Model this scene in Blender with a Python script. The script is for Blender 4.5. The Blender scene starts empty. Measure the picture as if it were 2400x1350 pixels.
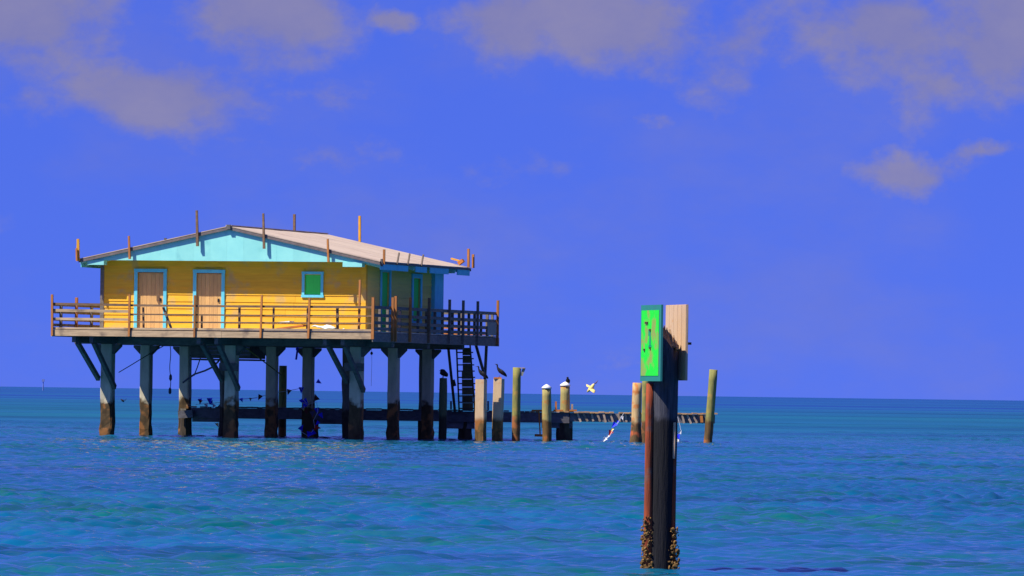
import bpy, math, random
import numpy as np
from mathutils import Vector, Matrix

random.seed(7)
RNG = np.random.default_rng(11)
R = math.radians
C = bpy.context.scene.collection
SC = bpy.context.scene

# ------------------------------------------------------------------ camera
F, EYE, ROLL, CX, CY = 15840.0, 1.73, 0.0138, 1200.0, 922.0   # long lens, horizon row of the 2400 px wide photograph
cr, sr = math.cos(ROLL), math.sin(ROLL)
cd = bpy.data.cameras.new('camera')
cd.sensor_width = 36.0
cd.lens = F / 2400.0 * 36.0
cd.shift_y = (CY - 675.0) / 2400.0
cd.clip_start = 1.0
cd.clip_end = 80000.0
cam = bpy.data.objects.new('camera', cd)
C.objects.link(cam)
cam.matrix_world = Matrix(((cr, -sr, 0, 0), (0, 0, -1, 0), (sr, cr, 0, EYE), (0, 0, 0, 1)))
SC.camera = cam

# ------------------------------------------------------------------ sky, sun, exposure
SUN_EL, SUN_AZ = R(53), R(180 + 62)      # azimuth clockwise from +Y (the viewing direction)
SKY_STRENGTH = 0.1
SKY_TINT = (0.235, 0.308, 1.04)
world = bpy.data.worlds.new('World')
SC.world = world
world.use_nodes = True
nt = world.node_tree
nt.nodes.clear()


def wn(kind, **kw):
    n = nt.nodes.new(kind)
    for k, v in kw.items():
        setattr(n, k, v)
    return n


def wmath(op, a, b=None, clamp=False):
    n = wn('ShaderNodeMath', operation=op, use_clamp=clamp)
    for i, v in enumerate((a, b)):
        if v is None:
            continue
        if isinstance(v, (int, float)):
            n.inputs[i].default_value = v
        else:
            nt.links.new(v, n.inputs[i])
    return n.outputs[0]


def wvec(op, a, b=None):
    n = wn('ShaderNodeVectorMath', operation=op)
    for i, v in enumerate((a, b)):
        if v is None:
            continue
        if isinstance(v, tuple):
            n.inputs[i].default_value = v
        else:
            nt.links.new(v, n.inputs[i])
    return n


def wmap(val, f0, f1, t0=0.0, t1=1.0, kind='SMOOTHSTEP'):
    n = wn('ShaderNodeMapRange', interpolation_type=kind)
    nt.links.new(val, n.inputs['Value'])
    for k, v in (('From Min', f0), ('From Max', f1), ('To Min', t0), ('To Max', t1)):
        n.inputs[k].default_value = v
    return n.outputs['Result']


tc = wn('ShaderNodeTexCoord')
DIR = tc.outputs['Generated']
lift = wvec('NORMALIZE', wvec('ADD', wvec('MULTIPLY', DIR, (1, 1, 0.8)).outputs[0], (0, 0, 0.17)).outputs[0]).outputs[0]
sky = wn('ShaderNodeTexSky', sky_type='NISHITA', sun_disc=False, sun_elevation=SUN_EL, sun_rotation=SUN_AZ,
         altitude=0.0, air_density=1.0, dust_density=0.6, ozone_density=2.0)
nt.links.new(lift, sky.inputs['Vector'])
tint = wn('ShaderNodeMix', data_type='RGBA', blend_type='MULTIPLY')
tint.inputs[0].default_value = 1.0
nt.links.new(sky.outputs[0], tint.inputs[6])
tint.inputs[7].default_value = (*SKY_TINT, 1)
SKYCOL = tint.outputs[2]

# clouds: soft cumulus by direction; a free field over the whole dome plus the banks seen low over the sea
def wnoise(vec, scale, detail=6, rough=0.55):
    n = wn('ShaderNodeTexNoise')
    nt.links.new(vec, n.inputs['Vector'])
    n.inputs['Scale'].default_value = scale
    n.inputs['Detail'].default_value = detail
    n.inputs['Roughness'].default_value = rough
    return n


warp = wnoise(DIR, 26.0, 9, 0.62)
warped = wvec('ADD', DIR, wvec('MULTIPLY', wvec('SUBTRACT', warp.outputs['Color'], (0.5, 0.5, 0.5)).outputs[0],
                               (0.034, 0.0, 0.020)).outputs[0]).outputs[0]
puff = wnoise(wvec('MULTIPLY', DIR, (1, 1, 1.5)).outputs[0], 46.0, 10, 0.60).outputs[0]
BANKS = [  # azimuth and elevation of each bank in photo pixels, half widths, weight
    (90, 50, 310, 200, 1.0), (610, 40, 270, 180, .95), (400, 210, 290, 165, .85), (905, 50, 72, 52, .78),
    (1220, 65, 235, 145, .95), (1460, 45, 210, 150, 1.0), (1700, 85, 200, 150, .66), (2060, 60, 300, 190, .95),
    (2330, 50, 220, 220, 1.0), (2170, 180, 170, 120, .66), (2140, 372, 190, 52, .66), (2270, 350, 120, 32, .62),
    (735, 365, 110, 80, .42), (1525, 250, 60, 30, .36), (1300, 405, 60, 35, .32), (90, 240, 200, 110, .5),
    (760, 235, 160, 60, .40), (1160, 390, 150, 80, .36)]
total = None
for bx_, by_, rx_, ry_, wgt in BANKS:
    d = wvec('SUBTRACT', warped, ((bx_ - CX) / F, 0.995, (CY - by_) / F)).outputs[0]
    d = wvec('MULTIPLY', d, (F / rx_, 1.2, F / ry_)).outputs[0]
    ln = wvec('LENGTH', d).outputs['Value']
    m = wmap(ln, 1.25, 0.0, 0.0, wgt, 'LINEAR')
    total = m if total is None else wmath('MAXIMUM', total, m)
total = wmap(wmath('ADD', total, wmath('MULTIPLY', wmath('SUBTRACT', puff, 0.5), 1.9)), 0.15, 0.74)
sep = wn('ShaderNodeSeparateXYZ')
nt.links.new(DIR, sep.inputs[0])
flat = wvec('DIVIDE', DIR, None)
zz = wmath('ADD', wmath('MAXIMUM', sep.outputs['Z'], 0.0), 0.18)
comb = wn('ShaderNodeCombineXYZ')
for i in range(3):
    nt.links.new(zz, comb.inputs[i])
nt.links.new(comb.outputs[0], flat.inputs[1])
field = wnoise(flat.outputs[0], 1.7, 8, 0.6).outputs[0]
field = wmath('MULTIPLY', wmap(field, 0.42, 0.62), wmap(sep.outputs['Z'], 0.22, 0.65))
veil = wnoise(wvec('MULTIPLY', DIR, (1, 1, 2)).outputs[0], 17.0, 9, 0.62).outputs[0]
veil = wmap(veil, 0.40, 0.75, 0.0, 0.36)
cover = wmath('MAXIMUM', wmath('MAXIMUM', total, veil), wmath('MULTIPLY', field, 0.85), clamp=True)
lum = wn('ShaderNodeMix', data_type='RGBA')
nt.links.new(wmap(wmath('ADD', puff, wmath('MULTIPLY', sep.outputs['Z'], 1.2)), 0.35, 0.80, kind='LINEAR'), lum.inputs[0])
CLOUD_DARK, CLOUD_LIGHT = (1.7, 1.45, 1.6, 1), (2.7, 2.15, 1.3, 1)
lum.inputs[6].default_value = CLOUD_DARK
lum.inputs[7].default_value = CLOUD_LIGHT
mixc = wn('ShaderNodeMix', data_type='RGBA')
nt.links.new(wmath('MULTIPLY', cover, 0.56), mixc.inputs[0])
nt.links.new(SKYCOL, mixc.inputs[6])
nt.links.new(lum.outputs[2], mixc.inputs[7])
bg = wn('ShaderNodeBackground')
bg.inputs['Strength'].default_value = SKY_STRENGTH
nt.links.new(mixc.outputs[2], bg.inputs['Color'])
wo = wn('ShaderNodeOutputWorld')
nt.links.new(bg.outputs[0], wo.inputs['Surface'])

sd = bpy.data.lights.new('sun', 'SUN')
sd.energy = 5.0
sd.angle = R(0.5)
sd.color = (1.0, 0.93, 0.82)
sun = bpy.data.objects.new('sun', sd)
C.objects.link(sun)
sun_dir = Vector((math.sin(SUN_AZ) * math.cos(SUN_EL), math.cos(SUN_AZ) * math.cos(SUN_EL), math.sin(SUN_EL)))
sun.rotation_euler = sun_dir.to_track_quat('Z', 'Y').to_euler()
sun.location = (-60, 100, 90)

SC.view_settings.view_transform = 'Standard'
SC.view_settings.look = 'None'
SC.view_settings.gamma = 1.0
SC.view_settings.use_curve_mapping = False
SC.view_settings.exposure = 0.6
SC.render.engine = 'CYCLES'
SC.cycles.use_denoising = True
SC.cycles.denoising_input_passes = 'RGB_ALBEDO_NORMAL'
SC.cycles.max_bounces = 6


# ------------------------------------------------------------------ geometry of sight: pixel -> place
def ray(px, py):
    a, b = (px - CX) / F, (CY - py) / F
    return Vector((a * cr - b * sr, 1.0, a * sr + b * cr))


def at(px, py, Y):
    d = ray(px, py)
    return Vector((0, 0, EYE)) + d * Y


def on_water(px, py):
    d = ray(px, py)
    return Vector((0, 0, EYE)) + d * (-EYE / d.z)


def xz(px, Y, z):
    """the point at height z and distance Y that is seen in column px"""
    a = (px - CX) / F
    # a = (dx*cr + dz*sr)/Y
    return Vector(((a * Y - (z - EYE) * sr) / cr, Y, z))


TH = R(17.0)
ct, st = math.cos(TH), math.sin(TH)
O = at(872, 795, 236.5)
O.z = 0.0


def loc(d):
    return Vector((d.x * ct - d.y * st, d.x * st + d.y * ct, d.z))


CAMH = loc(Vector((0, 0, EYE)) - O)


def fv(px, py, v):
    """house frame: the point seen at a pixel on the plane v (parallel to the front)"""
    d = loc(ray(px, py))
    t = (v - CAMH.y) / d.y
    return CAMH + d * t


def su(px, py, u):
    d = loc(ray(px, py))
    t = (u - CAMH.x) / d.x
    return CAMH + d * t


def uat(px, v, z):
    """house frame: u of the point at (v, z) seen in column px"""
    lo, hi = -20.0, 20.0
    for _ in range(40):
        mid = (lo + hi) / 2
        w = Vector((mid * ct + v * st + O.x, -mid * st + v * ct + O.y, z - EYE))
        x = CX + F * (w.x * cr + w.z * sr) / w.y
        if x < px:
            lo = mid
        else:
            hi = mid
    return (lo + hi) / 2


# ------------------------------------------------------------------ materials
MATS = {}


def material(name, c1, c2=None, rough=0.75, scale=4.0, stretch=(1, 1, 1), jitter=0.12, bump=0.0, spec=0.3, tide=None,
             patch=None, detail=6, metallic=0.0, contrast=(0.3, 0.7)):
    """procedural surface: two tones of grain, per-piece jitter, optional stain patches and a tidal zone by height"""
    m = bpy.data.materials.new(name)
    m.use_nodes = True
    t = m.node_tree
    N, L = t.nodes, t.links
    b = N['Principled BSDF']
    b.inputs['Roughness'].default_value = rough
    b.inputs['Metallic'].default_value = metallic
    b.inputs['Specular IOR Level'].default_value = spec
    tcn = N.new('ShaderNodeTexCoord')
    mp = N.new('ShaderNodeMapping')
    mp.inputs['Scale'].default_value = stretch
    L.new(tcn.outputs['Object'], mp.inputs['Vector'])
    no = N.new('ShaderNodeTexNoise')
    no.inputs['Scale'].default_value = scale
    no.inputs['Detail'].default_value = detail
    no.inputs['Roughness'].default_value = 0.6
    L.new(mp.outputs[0], no.inputs['Vector'])
    mr = N.new('ShaderNodeMapRange')
    mr.inputs['From Min'].default_value, mr.inputs['From Max'].default_value = contrast
    L.new(no.outputs[0], mr.inputs['Value'])
    mx = N.new('ShaderNodeMix')
    mx.data_type = 'RGBA'
    L.new(mr.outputs[0], mx.inputs[0])
    c2 = c2 or tuple(x * 0.75 for x in c1)
    mx.inputs[6].default_value = (*c1, 1)
    mx.inputs[7].default_value = (*c2, 1)
    col = mx.outputs[2]

    def blend(col, fac, c):
        x = N.new('ShaderNodeMix')
        x.data_type = 'RGBA'
        L.new(fac, x.inputs[0])
        L.new(col, x.inputs[6])
        x.inputs[7].default_value = (*c, 1)
        return x.outputs[2]

    if patch:
        pc, psc, lo, hi = patch
        pn = N.new('ShaderNodeTexNoise')
        pn.inputs['Scale'].default_value = psc
        pn.inputs['Detail'].default_value = 5
        L.new(tcn.outputs['Object'], pn.inputs['Vector'])
        pr = N.new('ShaderNodeMapRange')
        pr.interpolation_type = 'SMOOTHSTEP'
        pr.inputs['From Min'].default_value, pr.inputs['From Max'].default_value = lo, hi
        L.new(pn.outputs[0], pr.inputs['Value'])
        col = blend(col, pr.outputs[0], pc)
    if tide:
        # growth and stain left by the tide: fades out at a ragged height above the water
        wc, z1, ragged, rust = tide
        geo = N.new('ShaderNodeNewGeometry')
        sp = N.new('ShaderNodeSeparateXYZ')
        L.new(geo.outputs['Position'], sp.inputs[0])
        rn = N.new('ShaderNodeTexNoise')
        rn.inputs['Scale'].default_value = 3.0
        rn.inputs['Detail'].default_value = 6
        L.new(geo.outputs['Position'], rn.inputs['Vector'])
        ad = N.new('ShaderNodeMath')
        ad.operation = 'MULTIPLY_ADD'
        L.new(rn.outputs[0], ad.inputs[0])
        ad.inputs[1].default_value = -ragged * 2
        L.new(sp.outputs['Z'], ad.inputs[2])
        tr = N.new('ShaderNodeMapRange')
        tr.interpolation_type = 'SMOOTHSTEP'
        tr.inputs['From Min'].default_value, tr.inputs['From Max'].default_value = z1 - ragged + 0.12, z1 - ragged - 0.12
        L.new(ad.outputs[0], tr.inputs['Value'])
        wet = N.new('ShaderNodeMix')
        wet.data_type = 'RGBA'
        L.new(mr.outputs[0], wet.inputs[0])
        wet.inputs[6].default_value = (*wc, 1)
        wet.inputs[7].default_value = (*(x * 0.35 for x in wc), 1)
        wcol = wet.outputs[2]
        if rust:
            r2 = N.new('ShaderNodeTexNoise')
            r2.inputs['Scale'].default_value = 2.2
            r2.inputs['Detail'].default_value = 4
            L.new(geo.outputs['Position'], r2.inputs['Vector'])
            r3 = N.new('ShaderNodeMapRange')
            r3.interpolation_type = 'SMOOTHSTEP'
            r3.inputs['From Min'].default_value, r3.inputs['From Max'].default_value = 0.50, 0.62
            L.new(r2.outputs[0], r3.inputs['Value'])
            wcol = blend(wcol, r3.outputs[0], rust)
        x = N.new('ShaderNodeMix')
        x.data_type = 'RGBA'
        L.new(tr.outputs[0], x.inputs[0])
        L.new(col, x.inputs[6])
        L.new(wcol, x.inputs[7])
        col = x.outputs[2]
    if jitter:
        oi = N.new('ShaderNodeObjectInfo')
        jr = N.new('ShaderNodeMapRange')
        jr.inputs['To Min'].default_value, jr.inputs['To Max'].default_value = 1 - jitter, 1 + jitter
        L.new(oi.outputs['Random'], jr.inputs['Value'])
        hs = N.new('ShaderNodeHueSaturation')
        L.new(jr.outputs[0], hs.inputs['Value'])
        L.new(col, hs.inputs['Color'])
        col = hs.outputs[0]
    L.new(col, b.inputs['Base Color'])
    if bump:
        bp = N.new('ShaderNodeBump')
        bp.inputs['Strength'].default_value = bump
        bp.inputs['Distance'].default_value = 0.02
        L.new(no.outputs[0], bp.inputs['Height'])
        L.new(bp.outputs[0], b.inputs['Normal'])
    MATS[name] = m
    return m


material('yellow_siding', (0.80, 0.445, 0.024), (0.68, 0.35, 0.018), 0.7, 2.0, (0.6, 0.6, 6), 0.06, 0.2,
         patch=((0.54, 0.34, 0.10), 1.9, 0.50, 0.72))
material('side_siding', (0.84, 0.60, 0.12), (0.72, 0.52, 0.12), 0.75, 2.0, (0.6, 0.6, 6), 0.06, 0.2)
material('aqua_paint', (0.29, 0.73, 0.64), (0.24, 0.66, 0.60), 0.65, 2.0, (1, 1, 1), 0.04, 0.1,
         patch=((0.11, 0.44, 0.46), 0.9, 0.58, 0.74))
material('blue_trim', (0.15, 0.62, 0.72), (0.10, 0.50, 0.62), 0.6, 5.0, (1, 1, .4), 0.05, 0.1)
material('green_shutter', (0.06, 0.76, 0.10), (0.05, 0.66, 0.09), 0.6, 3.0, (1, 1, .5), 0.05, 0.1)
material('door_wood', (0.68, 0.40, 0.14), (0.54, 0.31, 0.12), 0.8, 6.0, (4, 4, .5), 0.10, 0.2)
material('door_hardware', (0.05, 0.045, 0.04), None, 0.4, metallic=0.8)
material('roof_sheet', (0.51, 0.41, 0.31), (0.44, 0.35, 0.265), 0.85, 3.0, (1, 1, 1), 0.05, 0.2,
         patch=((0.38, 0.29, 0.225), 0.8, 0.5, 0.75))
material('roof_edge', (0.20, 0.165, 0.15), (0.11, 0.09, 0.085), 0.7, 4.0, (1, 1, 1), 0.08, 0.2)
material('roof_batten', (0.16, 0.12, 0.09), (0.09, 0.07, 0.055), 0.8, 5.0)
material('grey_timber', (0.54, 0.39, 0.22), (0.36, 0.255, 0.145), 0.85, 5.0, (.5, 2, 4), 0.12, 0.4,
         patch=((0.18, 0.13, 0.09), 1.6, 0.52, 0.70))
material('bounce_plank', (0.60, 0.50, 0.38), (0.46, 0.38, 0.28), 0.85, 5.0, (.6, 3, 2), 0.15, 0.3)  # deck boards made pale to bounce light up onto the shaded front wall
material('rail_timber', (0.24, 0.145, 0.075), (0.13, 0.08, 0.05), 0.85, 5.0, (1, 1, 4), 0.15, 0.3)
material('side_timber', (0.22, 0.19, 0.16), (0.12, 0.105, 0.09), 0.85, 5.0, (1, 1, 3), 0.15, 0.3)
material('orange_post', (0.50, 0.19, 0.045), (0.30, 0.12, 0.035), 0.8, 6.0, (3, 3, .6), 0.18, 0.3)
material('yellow_post', (0.75, 0.38, 0.03), (0.50, 0.24, 0.03), 0.8, 6.0, (3, 3, .6), 0.1, 0.3)
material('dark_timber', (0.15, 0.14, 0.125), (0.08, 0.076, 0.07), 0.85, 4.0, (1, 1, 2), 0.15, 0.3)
material('concrete_pile', (0.55, 0.50, 0.34), (0.40, 0.36, 0.25), 0.9, 3.0, (2, 2, .8), 0.08, 0.5,
         tide=((0.10, 0.062, 0.025), 1.3, 0.55, (0.24, 0.10, 0.028)))
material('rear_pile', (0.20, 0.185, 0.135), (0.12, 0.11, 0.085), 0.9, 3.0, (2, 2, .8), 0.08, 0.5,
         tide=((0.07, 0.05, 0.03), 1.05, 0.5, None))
material('pale_pile', (0.62, 0.44, 0.24), (0.50, 0.35, 0.20), 0.9, 3.0, (2, 2, .8), 0.06, 0.4,
         patch=((0.50, 0.20, 0.06), 2.3, 0.60, 0.72), tide=((0.20, 0.115, 0.035), 0.82, 0.14, (0.34, 0.13, 0.03)))
material('green_pile', (0.085, 0.12, 0.05), (0.05, 0.08, 0.04), 0.85, 5.0, (3, 3, .5), 0.05, 0.5,
         tide=((0.03, 0.035, 0.02), 0.9, 0.2, None))
material('mossy_pile', (0.27, 0.25, 0.065), (0.15, 0.15, 0.05), 0.85, 5.0, (4, 4, .5), 0.08, 0.5,
         patch=((0.40, 0.24, 0.06), 2.0, 0.54, 0.70), tide=((0.15, 0.085, 0.03), 0.85, 0.3, (0.28, 0.10, 0.03)))
material('capped_pile', (0.40, 0.34, 0.12), (0.24, 0.20, 0.075), 0.85, 5.0, (4, 4, .5), 0.08, 0.5,
         patch=((0.42, 0.18, 0.04), 2.4, 0.55, 0.66), tide=((0.18, 0.10, 0.03), 0.8, 0.3, (0.32, 0.11, 0.03)))
material('tan_pile', (0.58, 0.40, 0.18), (0.40, 0.26, 0.11), 0.9, 5.0, (3, 3, .6), 0.05, 0.5,
         patch=((0.5, 0.17, 0.04), 2.6, 0.52, 0.64), tide=((0.15, 0.09, 0.035), 0.75, 0.25, (0.45, 0.10, 0.03)))
material('white_cap', (0.80, 0.78, 0.74), (0.70, 0.68, 0.64), 0.5, 6.0)
material('dock_timber', (0.17, 0.16, 0.17), (0.085, 0.08, 0.085), 0.85, 5.0, (1, 1, 2), 0.2, 0.4)
material('dock_plank', (0.52, 0.31, 0.14), (0.34, 0.20, 0.10), 0.85, 5.0, (2, 1, 2), 0.22, 0.3)
material('orange_timber', (0.60, 0.21, 0.04), (0.42, 0.14, 0.03), 0.8, 5.0)
material('pale_cleat', (0.50, 0.38, 0.27), (0.30, 0.22, 0.16), 0.85, 5.0, (2, 2, 1), 0.3)
material('stair_timber', (0.11, 0.085, 0.055), (0.06, 0.048, 0.035), 0.85, 5.0, (1, 1, 2), 0.15)
material('stair_board', (0.15, 0.125, 0.05), (0.09, 0.08, 0.04), 0.85, 5.0, (1, 1, 2), 0.2)
material('panel_grey', (0.30, 0.31, 0.26), None, 0.7, 4.0)
material('white_board', (0.70, 0.76, 0.72), (0.60, 0.68, 0.66), 0.7, 4.0)
material('rust_board', (0.55, 0.16, 0.03), (0.35, 0.12, 0.04), 0.8, 4.0)
material('rope', (0.10, 0.11, 0.085), None, 0.9, 20.0)
material('hose', (0.05, 0.06, 0.09), None, 0.6, 20.0)
material('flag_red', (0.55, 0.025, 0.02), None, 0.7, 6.0, jitter=.2)
material('flag_dark_red', (0.16, 0.02, 0.02), None, 0.7, 6.0)
material('flag_blue', (0.02, 0.035, 0.85), (0.015, 0.03, 0.7), 0.7, 6.0, jitter=.1)
material('flag_white', (0.75, 0.76, 0.78), None, 0.7, 6.0)
material('flag_yellow', (0.72, 0.62, 0.2), None, 0.7, 6.0)
material('plumage_black', (0.010, 0.010, 0.015), (0.006, 0.006, 0.010), 0.75, 20.0, jitter=0)
material('plumage_pale', (0.82, 0.66, 0.24), (0.70, 0.52, 0.16), 0.7, 20.0, jitter=0)
material('plumage_grey', (0.12, 0.09, 0.16), None, 0.7, 20.0, jitter=0)
material('marker_timber', (0.080, 0.080, 0.098), (0.022, 0.023, 0.032), 0.85, 7.0, (5, 5, .45), 0, 0.8,
         patch=((0.13, 0.075, 0.06), 2.6, 0.58, 0.72), tide=((0.010, 0.010, 0.014), 1.5, 0.6, None))
material('marker_red', (0.34, 0.060, 0.016), (0.11, 0.028, 0.014), 0.85, 6.0, (6, 6, .4), 0, 0.7,
         patch=((0.12, 0.09, 0.075), 2.4, 0.54, 0.66))
material('marker_broken', (0.46, 0.30, 0.17), (0.20, 0.12, 0.07), 0.9, 12.0, (3, 3, .6), 0, 0.8, contrast=(.35, .6))
material('barnacle', (0.28, 0.155, 0.04), (0.06, 0.036, 0.015), 0.95, 22.0, (1, 1, 1), 0, 0.9, contrast=(.38, .62))
material('plywood', (0.62, 0.42, 0.25), (0.47, 0.32, 0.20), 0.8, 6.0, (5, 5, .35), 0.03, 0.4,
         patch=((0.52, 0.26, 0.09), 4.0, 0.60, 0.70))
material('sign_green', (0.012, 0.74, 0.03), (0.02, 0.62, 0.03), 0.55, 3.0, (1, 1, 1), 0, 0.1,
         patch=((0.24, 0.34, 0.06), 6.5, 0.46, 0.62))
material('sign_border', (0.02, 0.24, 0.19), (0.03, 0.20, 0.17), 0.6, 6.0)
material('sign_digit', (0.015, 0.33, 0.16), None, 0.6, 6.0)
material('iron', (0.05, 0.04, 0.035), (0.10, 0.04, 0.02), 0.6, 30.0)
material('beacon_haze', (0.16, 0.22, 0.5), None, 0.7)  # bluish tone stands in for the haze over the distance


# ------------------------------------------------------------------ mesh building
class MB:
    def __init__(self):
        self.v, self.f = [], []

    def add(self, verts, faces):
        n = len(self.v)
        self.v += [tuple(p) for p in verts]
        self.f += [tuple(i + n for i in f) for f in faces]
        return self

    def box(self, x0, x1, y0, y1, z0, z1):
        vs = [(x, y, z) for z in (z0, z1) for y in (y0, y1) for x in (x0, x1)]
        return self.add(vs, [(0, 2, 3, 1), (4, 5, 7, 6), (0, 1, 5, 4), (2, 6, 7, 3), (0, 4, 6, 2), (1, 3, 7, 5)])

    def beam(self, a, b, w, h, up=(0, 0, 1), taper=1.0):
        a, b = Vector(a), Vector(b)
        d = (b - a).normalized()
        up = Vector(up)
        s = d.cross(up)
        if s.length < 1e-4:
            s = d.cross(Vector((0, 1, 0)))
        s.normalize()
        n = s.cross(d)
        vs = []
        for p, k in ((a, 1.0), (b, taper)):
            for q, r in ((-1, -1), (1, -1), (1, 1), (-1, 1)):
                vs.append(p + s * (q * w / 2 * k) + n * (r * h / 2 * k))
        return self.add(vs, [(3, 2, 1, 0), (4, 5, 6, 7), (0, 1, 5, 4), (1, 2, 6, 5), (2, 3, 7, 6), (3, 0, 4, 7)])

    def tube(self, pts, radii, seg=10, wob=0.0, seed=0, caps=True):
        rnd = random.Random(seed)
        pts = [Vector(p) for p in pts]
        n = len(pts)
        vs, fs = [], []
        side = None
        for i, p in enumerate(pts):
            d = (pts[min(i + 1, n - 1)] - pts[max(i - 1, 0)]).normalized()
            if side is None:
                ref = Vector((0, 0, 1)) if abs(d.z) < 0.9 else Vector((1, 0, 0))
                side = d.cross(ref).normalized()
            side = (side - d * side.dot(d)).normalized()
            up = side.cross(d)
            r = radii[i] if isinstance(radii, (list, tuple)) else radii
            ra, rb = r if isinstance(r, tuple) else (r, r)
            for k in range(seg):
                a = 2 * math.pi * k / seg
                j = 1 + rnd.uniform(-wob, wob)
                vs.append(p + side * (math.cos(a) * ra * j) + up * (math.sin(a) * rb * j))
        for i in range(n - 1):
            for k in range(seg):
                k2 = (k + 1) % seg
                fs.append((i * seg + k, i * seg + k2, (i + 1) * seg + k2, (i + 1) * seg + k))
        if caps:
            fs.append(tuple(range(seg - 1, -1, -1)))
            fs.append(tuple((n - 1) * seg + k for k in range(seg)))
        return self.add(vs, fs)

    def prism(self, poly, axis, lo, hi):
        """poly: 2-D outline; axis: 0/1/2 the extrusion axis"""
        vs = []
        for e in (lo, hi):
            for p in poly:
                q = [p[0], p[1]]
                q.insert(axis, e)
                vs.append(q)
        n = len(poly)
        fs = [tuple(range(n - 1, -1, -1)), tuple(range(n, 2 * n))]
        fs += [(i, (i + 1) % n, n + (i + 1) % n, n + i) for i in range(n)]
        return self.add(vs, fs)

    def build(self, name, mat, parent=None, smooth=False):
        me = bpy.data.meshes.new(name)
        me.from_pydata(self.v, [], self.f)
        me.materials.append(MATS[mat] if isinstance(mat, str) else mat)
        import bmesh
        bm = bmesh.new()
        bm.from_mesh(me)
        bmesh.ops.recalc_face_normals(bm, faces=bm.faces)
        bm.to_mesh(me)
        bm.free()
        if smooth:
            for p in me.polygons:
                p.use_smooth = len(p.vertices) <= 4
        o = bpy.data.objects.new(name, me)
        C.objects.link(o)
        o.parent = parent
        return o


def tag(o, label=None, cat=None, group=None, kind=None):
    if label:
        o['label'] = label
    if cat:
        o['category'] = cat
    if group:
        o['group'] = group
    if kind:
        o['kind'] = kind
    return o


def empty(name, pos, rz=0.0, parent=None):
    o = bpy.data.objects.new(name, None)
    C.objects.link(o)
    o.location = pos
    o.rotation_euler = (0, 0, rz)
    o.empty_display_size = 0.3
    o.parent = parent
    return o


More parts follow.
